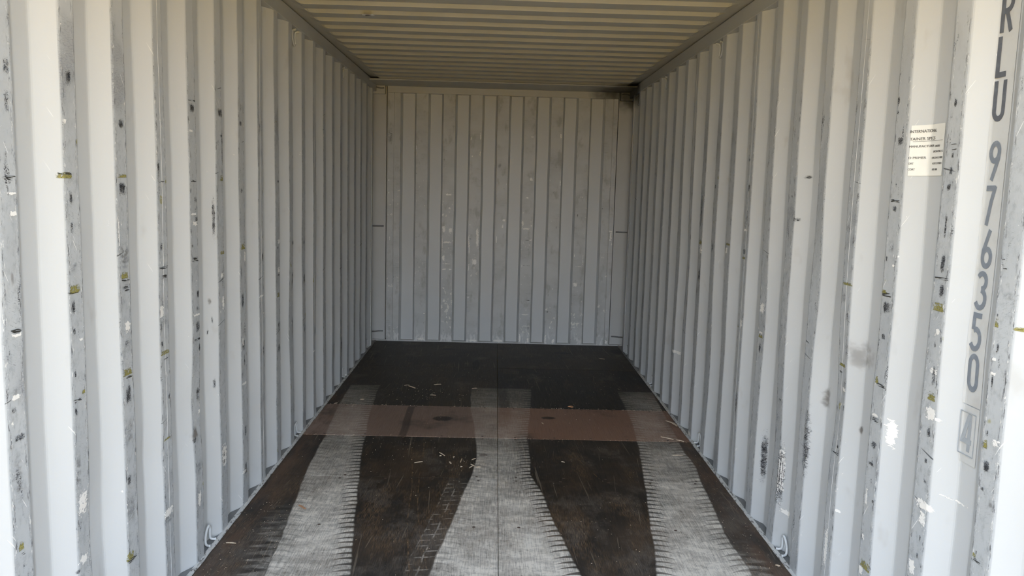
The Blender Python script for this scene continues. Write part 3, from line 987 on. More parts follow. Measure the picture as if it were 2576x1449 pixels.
# cell: width .5, height 1 (metres x 0.1)
GL = {
    'R': [[(0.07, 0.0), (0.07, 0.93), (0.22, 0.93)] + arc(0.22, 0.72, 0.21, 0.21, 90, -90, 10)[1:] + [(0.07, 0.51)], [(0.22, 0.51), (0.44, 0.0)]],
    'L': [[(0.07, 1.0), (0.07, 0.065), (0.42, 0.065)]],
    'U': [[(0.07, 1.0), (0.07, 0.25)] + arc(0.25, 0.25, 0.18, 0.185, 180, 360, 12)[1:] + [(0.43, 1.0)]],
    '9': [arc(0.25, 0.72, 0.18, 0.215, -20, 355, 22), [(0.43, 0.72), (0.41, 0.55), (0.19, 0.02)]],
    '7': [[(0.04, 0.935), (0.43, 0.935)], [(0.42, 0.99), (0.30, 0.62), (0.17, 0.0)]],
    '6': [arc(0.25, 0.28, 0.18, 0.215, 160, 535, 22), [(0.07, 0.28), (0.09, 0.45), (0.31, 0.98)]],
    '3': [arc(0.22, 0.74, 0.19, 0.195, 150, -90, 14), arc(0.22, 0.285, 0.21, 0.225, 90, -155, 14)],
    '5': [[(0.42, 0.935), (0.10, 0.935), (0.09, 0.56)], arc(0.22, 0.32, 0.21, 0.255, 118, -150, 14)],
    '0': [[(0.07, 0.72), (0.07, 0.28)] + arc(0.25, 0.28, 0.18, 0.215, 180, 360, 12)[1:] + [(0.43, 0.72)] + arc(0.25, 0.72, 0.18, 0.215, 0, 180, 12)[1:]],
    '4': [[(0.33, 0.99), (0.06, 0.30), (0.46, 0.30)], [(0.34, 0.60), (0.34, 0.0)], [(0.30, 0.99), (0.38, 0.40)]],
}
GL['4'] = [[(0.31, 0.99), (0.07, 0.27), (0.47, 0.27)], [(0.35, 0.99), (0.35, 0.0)]]

# ---- number column on the recess face of the right wall
P17 = YR - 17 * PITCH
YA, YB = P17 - 0.0712 - 0.0727, P17 - 0.0712       # near and far edge of that recess
num = empty('number_column', (HW + DEP, (YA + YB) / 2, 1.5))
tag(num, 'column of dark stencil characters RLU 976350 4 down the right wall', 'lettering')
NB = Vector(num.location)
def wall_patch(name, ya, yb, za, zb, off, mat, parent, base, ny=4, nz=30, ragged=0.0, th=0.0006):
    V, F = [], []
    for lay in (0, 1):
        for j in range(nz + 1):
            z = za + (zb - za) * j / nz
            for i in range(ny + 1):
                y = ya + (yb - ya) * i / ny
                if i == ny and ragged:
                    y += noise.noise(Vector((z * 30, 2.0, 5.0))) * ragged
                V.append(Vector((wall_x(1, min(max(y, ya), yb), z, YR, DENT_R) - off + lay * th, y, z)) - base)
    m = ny + 1
    B = m * (nz + 1)
    for j in range(nz):
        for i in range(ny):
            a = j * m + i
            F.append((a, a + 1, a + m + 1, a + m))
            F.append((B + a + m, B + a + m + 1, B + a + 1, B + a))
    for i in range(ny):
        F.append((i, B + i, B + i + 1, i + 1))
        a = nz * m + i
        F.append((a, a + 1, B + a + 1, B + a))
    for j in range(nz):
        a = j * m
        F.append((a, a + m, B + a + m, B + a))
        a += ny
        F.append((a, B + a, B + a + m, a + m))
    return obj(name, new_mesh(name, V, F, mat), parent)
wall_patch('backing_strip', YA + 0.004, YB + 0.006, 0.955, 2.24, 0.0032, M_strip, num, NB, 20, 90, 0.003)
wall_patch('backing_strip', YA + 0.005, YB + 0.002, 0.800, 0.952, 0.0032, M_strip, num, NB, 20, 12, 0.0)
# the peeled white edge of the strip
V, F = tube([(wall_x(1, YB + 0.006, 1.68 + 0.2 * i / 30, YR, DENT_R) - 0.002, YB + 0.006 + noise.noise(Vector((i * 0.9, 0, 3))) * 0.0012, 1.68 + 0.2 * i / 30) for i in range(31)], [0.0006 + 0.0011 * abs(noise.noise(Vector((i * 0.7, 5, 3)))) for i in range(31)], 5)
obj('peeled_edge', new_mesh('peeled_edge', [Vector(v) - NB for v in V], F, M_white), num)
CH = [('R', 2.047, 1.897), ('L', 2.048, 1.788), ('U', 2.047, 1.680), ('9', 2.043, 1.532), ('7', 2.044, 1.421), ('6', 2.036, 1.312), ('3', 2.041, 1.205),
      ('5', 2.043, 1.097), ('0', 2.041, 0.991), ('4', 2.045, 0.832)]
def put_glyph(bm, fy, name, mat, parent, base, th=0.0005):
    """bm in (y-mapped x, z) metres; x grows towards the door because the wall is seen from inside"""
    ext = bmesh.ops.extrude_face_region(bm, geom=list(bm.faces))
    up = [v for v in ext['geom'] if isinstance(v, bmesh.types.BMVert)]
    for v in up: v.co.z = 1.0
    for v in bm.verts:
        p = fy(v.co)
        v.co = p - base
    bmesh.ops.recalc_face_normals(bm, faces=bm.faces)
    me = bpy.data.meshes.new(name)
    bm.to_mesh(me); bm.free()
    me.materials.append(mat)
    return obj(name, me, parent)
for ch, yc, zb in CH:
    bm = poly_glyph(GL[ch], 0.135)
    faded = ch == '4'
    def fy(c, yc=yc, zb=zb):
        y = yc - 0.001 - (c.x - 0.25) * 0.095
        z = zb + c.y * 0.1
        return Vector((wall_x(1, y, z, YR, DENT_R) - 0.0044 - 0.0007 * c.z, y, z))
    g = put_glyph(bm, fy, 'character', M_letter_faded if faded else (M_letter_grey if ch.isdigit() else M_letter), num, NB)
    g['label'] = ('faded stencil digit 4 in a box' if faded else 'dark stencil %s %s' % ('digit' if ch.isdigit() else 'letter', ch))
# box round the last digit
bm = poly_glyph([[(0, 0), (0.62, 0), (0.62, 1.12), (0, 1.12), (0, 0)]], 0.022)
def fy(c):
    y = 2.0735 - c.x * 0.1
    z = 0.822 + c.y * 0.1
    return Vector((wall_x(1, y, z, YR, DENT_R) - 0.0044 - 0.0007 * c.z, y, z))
put_glyph(bm, fy, 'digit_box', M_letter_faded, num, NB)

# ---- spec label on the same wall, folded over slope and recess
P16 = YR - 16 * PITCH
FOLD = P16 - 0.0712
lab = empty('spec_label', (HW + DEP, FOLD, 1.62))
tag(lab, 'white printed spec label folded over a corrugation of the right wall', 'label')
LB = Vector(lab.location)
V0, V1 = FOLD - 0.0712, P16 - 0.014       # near edge, faded far edge
wall_patch('film', V0, V1, 1.550, 1.696, 0.0030, M_label, lab, LB, 30, 12)
def line_text(txt, y0, y1, z, h):
    """one line of print between y0 (left in the picture) and y1, baseline z, cap height h"""
    bm = text_mesh(txt, 1.0)
    xs = [v.co.x for v in bm.verts]; ys = [v.co.y for v in bm.verts]
    a, b, c, d = min(xs), max(xs), min(ys), max(ys)
    for v in bm.verts:
        v.co.x = (v.co.x - a) / (b - a) * (y0 - y1)
        v.co.y = (v.co.y - c) / (d - c) * h
        v.co.z = 0
    bmesh.ops.bisect_plane(bm, geom=list(bm.verts) + list(bm.edges) + list(bm.faces), plane_co=(y0 - FOLD, 0, 0), plane_no=(1, 0, 0))
    def fy(c):
        y = y0 - c.x
        zz = z + c.y
        return Vector((wall_x(1, y, zz, YR, DENT_R) - 0.0036 - 0.0006 * c.z, y, zz))
    return put_glyph(bm, fy, 'print_line', M_ink, lab, LB)
for t, a, b, z, h in (('INTERNATIONAL', 2.418, 2.329, 1.674, 0.0085), ('TAINER SPECS', 2.417, 2.334, 1.6525, 0.0082),
                      ('MANUFACTURER', 2.417, 2.336, 1.632, 0.0062), ('CHUGOKU', 2.331, 2.307, 1.631, 0.0055),
                      ('EPICON ZINC SC', 2.338, 2.289, 1.6155, 0.0055), ('D PRIMER', 2.416, 2.366, 1.599, 0.0064),
                      (': EPICON SC PRIM', 2.345, 2.289, 1.598, 0.0055), ('OAT', 2.416, 2.401, 1.5825, 0.0062), ('ACR SC FINISH', 2.338, 2.291, 1.582, 0.0055),
                      ('COAT', 2.416, 2.396, 1.5655, 0.0062), ('ACRT 6000', 2.338, 2.312, 1.565, 0.0055)):
    line_text(t, a, b, z, h)
wall_patch('rule', V0 + 0.008, P16 - 0.022, 1.6488, 1.6497, 0.0038, M_ink, lab, LB, 10, 1)

# ---- single rubbing marks on the walls (y0 y1 z0 z1 in millimetres, kind, strength)
MARKS_L = """1905 1939 1696 1759 b 5;1903 1932 1607 1692 b 4;1884 1943 1468 1481 l 8;1894 1943 1436 1443 w 8;1908 1939 1385 1399 w 9;1899 1918 1206 1280 s 5;1903
1934 1124 1145 w 10;1894 1941 1110 1123 l 10;1901 1940 1102 1111 w 9;1878 1910 915 945 b 5;1881 1942 846 875 b 7;1886 1923 952 969 w 9;1913 1937 728
786 w 10;1883 1907 584 609 y 8;1886 1909 568 578 l 6;1890 1914 947 1008 g 4;1880 1920 670 842 g 5;2174 2214 1706 1767 b 10;2180 2200 1619 1645 b
5;2163 2177 1613 1630 w 9;2135 2203 1475 1493 y 8;2140 2205 1485 1493 l 8;2174 2198 1402 1454 b 8;2172 2198 1318 1376 b 5;2164 2211 1223 1265 g 6;2162
2203 1204 1225 w 9;2160 2217 1171 1196 y 9;2151 2212 1170 1177 l 9;2164 2193 1106 1164 b 9;2167 2188 1052 1084 b 5;2197 2220 1037 1046 w 8;2180 2211
955 966 w 8;2169 2183 933 976 b 7;2207 2226 889 902 y 8;2163 2205 870 886 l 9;2165 2182 834 867 b 6;2159 2190 611 754 g 6;2163 2220 546 624 w 8;2161
2172 556 589 b 5;2162 2215 408 442 w 8;2142 2169 390 411 b 6;2466 2516 1619 1665 b 8;2461 2521 1481 1493 y 6;2458 2518 1419 1478 b 10;2469 2517 1299
1395 b 8;2457 2523 1191 1299 g 9;2454 2462 1254 1372 w 7;2461 2511 1176 1199 y 10;2462 2526 1168 1177 l 9;2463 2517 1135 1160 l 7;2490 2506 1104 1128
b 6;2476 2517 1011 1048 w 10;2465 2508 957 994 b 4;2454 2518 876 901 y 8;2463 2517 866 875 l 9;2459 2513 764 866 b 8;2451 2511 645 757 g 5;2453 2515
579 616 w 9;2449 2489 526 570 b 9;2445 2511 388 514 g 5;2441 2487 288 320 y 8;2445 2506 279 295 l 9;2738 2764 1480 1552 b 5;2730 2811 1481 1498 y
8;2729 2800 1467 1474 l 7;2747 2774 1229 1282 b 5;2737 2816 1176 1189 l 10;2751 2807 1143 1159 l 7;2740 2773 1006 1060 w 9;2737 2756 966 1000 b 9;2736
2816 957 982 w 9;2738 2812 982 1023 g 5;2740 2766 904 944 b 6;2741 2815 882 898 y 8;2756 2803 863 870 l 7;2788 2809 711 746 b 6;2740 2815 596 620 w
9;2746 2807 581 589 y 5;2730 2812 303 339 w 8;2728 2807 275 318 g 6;3038 3101 1715 1766 b 10;3032 3103 1765 1772 l 9;3029 3076 1653 1663 w 9;3053 3101
1578 1615 b 7;3038 3098 1469 1481 l 10;3062 3107 1388 1425 b 5;3031 3099 1349 1359 w 9;3070 3111 1314 1351 b 8;3045 3106 1307 1329 w 7;3057 3106 1202
1291 b 6;3038 3111 1173 1194 l 10;3070 3107 1028 1073 b 8;3059 3100 983 1009 b 6;3038 3111 969 979 w 10;3047 3109 892 960 b 7;3045 3107 877 892 y
8;3041 3110 874 884 l 10;3084 3113 818 869 b 9;3054 3099 574 620 b 6;3045 3112 581 604 w 8;3062 3116 618 711 b 5;3033 3100 340 418 g 5;3021 3096 302
318 w 9;3039 3080 214 293 w 6;2996 3109 475 561 s 10;3019 3060 478 509 b 8;3021 3068 1225 1249 s 10;3334 3411 1725 1775 b 10;3332 3355 1676 1723 b
9;3384 3409 1487 1727 b 8;3353 3416 1647 1670 b 5;3359 3423 1477 1503 y 6;3294 3318 1184 1470 b 6;3344 3408 1178 1194 y 7;3344 3383 1080 1105 w 8;3343
3401 1058 1066 w 9;3358 3388 946 1013 w 6;3388 3412 951 1001 b 7;3260 3296 969 1017 s 8;3283 3297 894 942 b 6;3262 3275 849 889 b 5;3329 3404 576 601
w 7;3284 3307 612 694 b 6;3321 3391 269 389 w 7;3331 3370 237 407 b 6;3616 3661 1709 1746 b 10;3631 3671 1419 1454 b 8;3620 3683 1176 1205 y 9;3627
3673 1205 1226 b 7;3664 3693 1117 1171 w 7;3616 3667 888 1013 b 6;3618 3670 706 787 b 8;3624 3648 744 783 w 8;3638 3667 630 721 b 6;3624 3682 593 621
y 8;3616 3680 561 576 w 8;3624 3671 297 390 b 5;3616 3675 109 221 b 5;3604 3663 150 169 w 7;3943 3970 1082 1149 b 10;3914 3946 1687 1770 b 5;3934 3968
829 878 b 8;3897 3963 924 936 w 9;3933 3967 622 701 b 6;4220 4273 1470 1495 b 8;4225 4272 1158 1188 w 8;4217 4247 1132 1152 b 10;4244 4268 897 1188 b
6;4209 4256 883 910 y 8;4221 4267 1007 1044 w 7;4212 4266 993 1007 b 10;4212 4258 689 773 b 7;4208 4263 583 647 b 9;4520 4583 1125 1169 b 6;4536 4581
1047 1080 b 9;4524 4587 880 1014 b 9;4536 4581 563 789 b 5;4790 4850 1106 1152 b 4;4786 4857 870 964 b 6;4791 4821 562 681 b 5;5072 5128 1105 1122 b
7;5088 5145 504 593 b 5;5053 5121 420 433 w 6;5680 5781 216 418 b 8;5946 6056 188 399 b 5"""
MARKS_R = """1903 1918 1181 1205 y 9;1908 1917 1205 1219 b 7;1889 1904 1112 1154 b 8;1894 1915 1100 1111 w 10;1899 1910 1013 1079 b 8;1891 1918 1065 1075 w 8;1900
1915 996 1025 b 6;1898 1910 908 936 b 8;1897 1917 882 906 y 7;1852 1882 900 918 w 7;1878 1913 817 869 b 10;1895 1915 772 791 b 7;1837 1913 654 710 w
10;1900 1910 607 627 b 6;1904 1920 602 613 y 8;1871 1917 592 606 l 7;1905 1925 1344 1350 l 6;1906 1921 1331 1335 l 7;1894 1917 1323 1328 l 5;1856 1866
1143 1170 b 8;1814 1849 1185 1199 y 8;1854 1913 1248 1275 g 3;1855 1877 728 775 g 5;2168 2191 1721 1758 b 7;2181 2208 1696 1707 b 6;2160 2183 1627
1669 b 10;2154 2192 1628 1633 l 8;2164 2181 1589 1614 b 8;2155 2182 1614 1618 l 7;2161 2188 1538 1580 b 5;2163 2192 1496 1533 b 6;2150 2161 1578 1590
w 8;2167 2182 1358 1464 b 8;2158 2187 1272 1357 b 10;2136 2210 1267 1275 l 10;2149 2180 1208 1267 b 10;2142 2201 1180 1206 y 10;2151 2177 1148 1167 w
10;2150 2175 1115 1137 w 10;2160 2180 1076 1108 b 5;2150 2175 957 1053 b 6;2144 2187 1008 1026 w 10;2146 2186 932 959 y 5;2138 2188 877 920 w 9;2146
2195 876 885 l 8;2122 2145 883 895 w 9;2150 2179 820 874 b 9;2156 2176 751 772 b 8;2152 2172 695 716 b 8;2116 2206 621 654 w 7;2143 2196 582 610 y
9;2154 2166 523 555 b 6;2158 2172 473 500 b 9;2167 2208 417 471 w 7;2485 2505 1756 1798 b 8;2484 2504 1732 1750 b 8;2444 2489 1634 1672 b 9;2475 2490
1541 1607 b 7;2436 2498 1469 1481 l 8;2444 2486 1434 1469 b 7;2448 2486 1312 1361 g 6;2480 2497 1286 1310 b 5;2438 2456 1275 1283 w 9;2437 2457 1235
1251 w 9;2443 2503 1179 1195 l 9;2436 2497 1122 1174 b 10;2470 2505 1189 1202 y 6;2455 2488 1040 1070 b 8;2429 2488 898 910 l 10;2437 2493 827 888 b
10;2473 2496 904 929 y 5;2443 2495 780 799 l 7;2446 2497 799 811 w 7;2380 2419 722 817 w 10;2443 2494 691 727 b 8;2445 2497 637 656 b 8;2438 2495 587
624 y 5;2476 2492 496 570 w 6;2432 2450 525 543 b 7;2475 2496 387 412 w 8;2428 2493 299 330 y 7;2464 2504 268 305 w 7;2718 2739 1318 1344 b 5;2742
2805 1194 1266 s 9;2717 2792 1182 1193 y 9;2752 2790 1115 1163 g 6;2728 2747 1045 1112 b 4;2727 2790 898 911 y 9;2744 2789 870 884 b 8;2725 2750 746
874 b 7;2711 2752 815 829 w 7;2729 2761 605 626 b 7;2726 2790 584 597 l 9;2693 2721 389 402 w 9;2749 2782 148 327 w 6;2980 3048 326 772 b 4;3030 3077
327 357 b 7;3110 3134 1457 1472 r 10;3323 3350 1469 1488 b 9;3313 3350 620 636 b 8;3258 3322 127 500 b 10;3261 3316 210 453 w 6;3290 3336 507 605 w
7;3211 3278 153 182 w 10;3603 3668 946 999 w 8;3605 3659 836 853 y 9;3608 3657 854 866 w 7;3610 3649 746 834 b 5;3514 3567 132 480 b 9;3544 3592 102
417 w 5;3261 3319 1374 1397 b 8;3309 3331 1518 1569 s 7;3225 3277 1546 1568 b 7;3917 3954 1631 1659 b 8;3896 3946 1480 1546 b 6;3880 3917 1485 1499 y
9;3906 3930 1271 1479 b 5;3905 3961 1301 1317 w 9;3897 3959 1182 1230 b 7;3903 3966 1168 1181 y 5;3888 3926 825 882 w 6;3937 3989 828 843 y 9;4194
4237 1416 1548 b 7;4223 4297 1165 1247 b 6;4169 4241 1215 1231 y 6;4205 4248 1167 1208 w 7;4491 4540 1496 1539 b 6;4477 4535 1145 1232 b 6;4437 4485
1016 1059 w 6;4772 4818 1217 1529 b 8;4751 4807 1181 1211 y 8;4741 4797 1123 1181 w 6;4746 4802 935 1073 b 8;5252 5392 413 439 w 9;4258 4304 414 602 b
5;3885 3923 332 580 b 6;2900 2982 667 812 s 9;2820 2870 752 829 s 5;2618 2664 676 734 s 10;2541 2588 699 741 s 9;2544 2777 873 1042 s 5;1986 2000 1788
1830 s 8;1984 2003 1866 1889 s 6;4741 4887 -24 46 w 3;2018 2128 682 690 w 3;2139 2179 570 625 w 3"""
MARKS_E = """-523 -454 1390 1410 w 10;-543 -512 1038 1108 w 9;-483 -448 1040 1092 w 9;-541 -446 946 964 w 9;-538 -526 1212 1223 w 8;-490 -464 1265 1285 w 6;-748
-710 1103 1166 w 8;-799 -791 1804 1855 w 7;-207 -196 1905 1984 w 8;-209 -195 1758 1815 w 8;-292 -283 1903 1948 w 7;-283 -266 1750 1767 w 7;27 53 1503
1520 w 8;15 50 1163 1186 w 9;14 32 1099 1134 w 9;262 297 1543 1583 w 5;259 297 1947 1958 w 5;233 262 1382 1399 w 5;205 222 1116 1185 w 5;238 276 1288
1296 w 5;-296 -286 893 1056 w 7;-226 -197 895 1093 w 7;-795 -754 995 1003 l 9;738 777 1407 1413 w 4;1035 1055 998 1102 w 7;1037 1046 1207 1230 w
8;-1053 -1040 1507 1530 w 6;-1050 -1041 1393 1416 w 7;-1037 -1031 956 1002 w 7;537 549 1943 1994 w 8;546 556 1505 1562 w 8;-35 -27 952 1028 w 8;285
302 1743 1783 b 8;-530 -507 1795 1817 s 9;-46 12 1638 1718 s 6;-540 -529 1709 1737 b 8;-1062 -1011 1837 2017 g 6;-547 -512 1069 1109 w 9;-483 -449
1076 1111 w 9;-545 -446 948 965 w 8;-287 -278 1116 1133 w 10;-296 -261 987 997 b 10;-228 -199 996 1100 w 7;-289 -280 843 971 w 8;-276 -212 869 884 w
9;-263 -210 744 809 w 9;-542 -513 772 836 w 9;-541 -454 747 755 w 5;-541 -506 692 706 w 9;-477 -447 693 707 w 9;-291 -284 685 761 w 6;-52 -34 948 983
w 9;14 32 1106 1130 w 9;206 282 1089 1112 w 5;285 300 1123 1139 w 10;239 279 989 999 l 10;279 303 988 1002 w 10;275 292 946 953 w 9;293 300 752 875 w
8;222 298 751 757 l 8;704 712 845 874 w 8;787 793 753 893 w 5;714 795 754 761 w 5;702 749 557 610 w 7;510 516 522 546 w 7;212 300 278 288 w 7;453 548
284 294 w 7;453 488 295 337 s 9;261 302 417 427 l 9;-532 -514 512 526 w 9;-715 -692 265 279 w 9;-714 -696 172 190 s 8;-492 -486 231 254 w 8;-544 -526
128 218 w 9;233 298 169 177 w 6;287 296 130 174 b 10;698 707 136 172 b 10;706 735 170 176 w 9;493 505 153 179 w 7;726 731 260 272 w 8;-553 -429 0 46 w
7;-294 -182 -1 34 w 7;-52 60 -3 39 w 8;201 225 -4 98 w 8;278 302 4 64 w 5;443 467 2 104 w 6;515 550 4 58 w 5;-782 -682 -6 40 w 4;-1047 -1000 -12 146 w
7;698 704 47 64 b 9;1022 1057 1087 1104 w 6;1029 1054 1005 1028 w 6;-545 -537 859 1022 w 6;1025 1060 4 58 w 4"""

def mark_mat(name, kind):
    g = Mat(name, 0.5, 0.3)
    uv = g.nt.nodes.new('ShaderNodeUVMap')
    uv.uv_map = 'fall'
    sx = g.nt.nodes.new('ShaderNodeSeparateXYZ')
    g.nt.links.new(uv.outputs[0], sx.inputs[0])
    u, v = Val(g, sx.outputs[0]), Val(g, sx.outputs[1])
    at = g.nt.nodes.new('ShaderNodeAttribute')
    at.attribute_name = 'strength'
    st = Val(g, at.outputs['Fac'])
    p = g.y + g.x      # along either wall
    ed = ((u - 0.5).ab() * 2.0)
    ev = ((v - 0.5).ab() * 2.0)
    z = g.z
    rad = (ed * ed + ev * ev).pw(0.5)
    if kind == 'b':
        g.setcol((0.030, 0.031, 0.036))
        n = g.noise(p * 210, z * 330, 1.0, 3, 0.7)
        n2 = g.noise(p * 60, z * 45, 2.0, 3, 0.6)
        m = ed.sm(1.0, 0.2) * ev.sm(1.0, 0.15)
        a = (n * 0.6 + n2 * 0.4 + (m - 1.0) * 0.30 + st * 0.09).sm(0.44, 0.66) * m.sm(0.0, 0.4) * 0.9
    elif kind == 'l':
        g.setcol((0.035, 0.035, 0.032))
        n = g.noise(p * 25, z * 260 + p * 22, 3.0, 2, 0.5)
        a = (n + st * 0.10 - ed.pw(3.0) * 0.12).sm(0.53, 0.62) * ed.sm(1.0, 0.8) * ev.sm(1.0, 0.5) * 0.9
    elif kind == 'y':
        g.setcol((0.33, 0.30, 0.085))
        g.mix(g.noise(p * 160, z * 260, 2.0, 2, 0.6).sm(0.48, 0.6) * 0.7, (0.10, 0.09, 0.04))
        n = g.noise(p * 90, z * 120, 5.0, 3, 0.65)
        a = (n + v.sm(1.0, 0.0) * 0.16 + st * 0.06 - ed.pw(4.0) * 0.25).sm(0.46, 0.66) * ev.sm(1.0, 0.7) * 0.85
    elif kind == 'w':
        g.setcol((0.84, 0.83, 0.80))
        n = g.noise(p * 75 + z * 20, z * 95 - p * 30, 4.0, 4, 0.65)
        m = ed.sm(1.0, 0.2) * ev.sm(1.0, 0.25)
        a = (n + m * 0.30 + st * 0.10).sm(0.725, 0.75)
    elif kind == 'r':
        g.setcol((0.20, 0.03, 0.02))
        a = g.noise(p * 200, z * 200, 4.0, 3, 0.6).sm(0.45, 0.5) * ed.sm(1.0, 0.6)
    elif kind == 'g':
        g.setcol((0.25, 0.255, 0.26))
        n = g.noise(p * 35, z * 60, 6.0, 4, 0.7)
        a = n.sm(0.38, 0.62) * ed.sm(1.0, 0.3) * ev.sm(1.0, 0.1) * st * 0.85
    else:
        g.setcol((0.22, 0.195, 0.17))
        n = g.noise(p * 28, z * 22, 8.0, 3, 0.6)
        a = (n * 1.2 + 0.35 * rad.sm(1.0, 0.0)).sm(0.62, 1.0) * rad.sm(0.98, 0.2) * st * 0.62
    col = g.done()
    g.nt.links.new(a.sat().k, g.b.inputs['Alpha'])
    return col
KINDN = {'b': 'scuff_marks', 'l': 'strap_lines', 'y': 'strap_residue', 'w': 'flaked_patches', 'r': 'rust_spot', 'g': 'grey_rubbing', 's': 'smears'}
MM = {k: mark_mat(n.replace('_', ' '), k) for k, n in KINDN.items()}
def lay_marks(txt, surf, parent, cull):
    groups = {}
    for m in txt.replace('\n', ';').split(';'):
        p = m.split()
        if len(p) == 6: groups.setdefault(p[4], []).append(([int(q) / 1000 for q in p[:4]], int(p[5]) / 10))
    for k, l in groups.items():
        V, F, UV, ST = [], [], [], []
        for (a0, a1, z0, z1), s in l:
            z0, z1 = max(z0, 0.01), max(z1, 0.02)
            if k in 'bw':   # leave room for ragged edges
                da, dz = (a1 - a0) * 0.12, (z1 - z0) * 0.10
                a0, a1, z0, z1 = a0 - da, a1 + da, z0 - dz, z1 + dz
            na = max(2, int((a1 - a0) / 0.008) + 1)
            nz = max(2, int((z1 - z0) / 0.03) + 1)
            b = len(V)
            for i in range(na + 1):
                for j in range(nz + 1):
                    V.append(surf(a0 + (a1 - a0) * i / na, max(0.004, z0 + (z1 - z0) * j / nz)))
                    UV.append((i / na, j / nz)); ST.append(s)
            for i in range(na):
                for j in range(nz):
                    q = b + i * (nz + 1) + j
                    f = (q, q + nz + 1, q + nz + 2, q + 1)
                    if cull and any(cull(V[t]) for t in f): continue
                    F.append(f)
        me = new_mesh(KINDN[k], V, F, MM[k])
        uvl = me.uv_layers.new(name='fall')
        for lp in me.loops: uvl.data[lp.index].uv = UV[lp.vertex_index]
        at = me.attributes.new('strength', 'FLOAT', 'POINT')
        at.data.foreach_set('value', ST)
        o = obj(KINDN[k], me, parent)
        o['kind'] = 'stuff'
WALLS = {}
for o in COL.objects:
    if o.name in ('wall_left', 'wall_right', 'wall_back'): WALLS[o.name] = o
def end_y(x, z):
    d = 0.0
    for (a, da), (b, db) in zip(prof_end, prof_end[1:]):
        if a <= x <= b and b > a: d = da + (db - da) * (x - a) / (b - a)
    e = min(1.0, (z - 0.004) / 0.1 + 0.02) * min(1.0, (2.335 - z) / 0.15 + 0.02)
    w = noise.noise(Vector((x * 2.5, 3.0, z * 1.6))) * 0.006 + noise.noise(Vector((x * 9, 3.0, z * 6))) * 0.002
    return END + d * 0.0456 + w * e
prof_end = end_sheet(0, 0)
LP = [(MARKS_L, -1, YL, DENT_L, 'wall_left'), (MARKS_R, 1, YR, DENT_R, 'wall_right')]
for txt, s, first, dents, nm in LP:
    def surf(y, z, s=s, first=first, dents=dents):
        return Vector((s * (wall_x(s, y, z, first, dents) - 0.0012), y, z))
    lay_marks(txt, surf, WALLS[nm], None)
lay_marks(MARKS_E, lambda x, z: Vector((x, end_y(x, z) - 0.0014, z)), WALLS['wall_back'], lambda p: p.y > END + 0.012)

# ---- wood splinters on the floor
random.seed(12)
def splinter(x0, y0, x1, y1, w, h, mat, label, group=None, z=0.001, bent=0.0):
    a, b = Vector((x0, y0, 0)), Vector((x1, y1, 0))
    d = b - a
    L = d.length
    t = d.normalized()
    n = Vector((-t.y, t.x, 0))
    V, F = [], []
    K = 7
    for i in range(K + 1):
        s = i / K
        ww = w * (0.35 + 0.65 * math.sin(PI * min(1, max(0, 0.12 + 0.8 * s))) ** 0.6) * random.uniform(0.85, 1.1)
        c = a + t * L * s + n * (bent * math.sin(PI * s) + random.uniform(-0.05, 0.05) * w)
        zz = z + h * 0.15 * math.sin(PI * s)
        hh = h * (0.4 + 0.6 * math.sin(PI * (0.1 + 0.8 * s)))
        V += [c - n * ww / 2 + Vector((0, 0, zz)), c + n * ww / 2 + Vector((0, 0, zz)), c + n * ww * 0.3 + Vector((0, 0, zz + hh)), c - n * ww * 0.35 + Vector((0, 0, zz + hh * 0.9))]
    for i in range(K):
        for k in range(4):
            F.append((i * 4 + k, i * 4 + (k + 1) % 4, i * 4 + 4 + (k + 1) % 4, i * 4 + 4 + k))
    F += [(3, 2, 1, 0), (K * 4, K * 4 + 1, K * 4 + 2, K * 4 + 3)]
    c = (a + b) / 2
    return thing_mesh('wood_splinter', (V, F), mat, (c.x, c.y, 0), label, 'splinter', group or 'wood splinters on the floor', False)
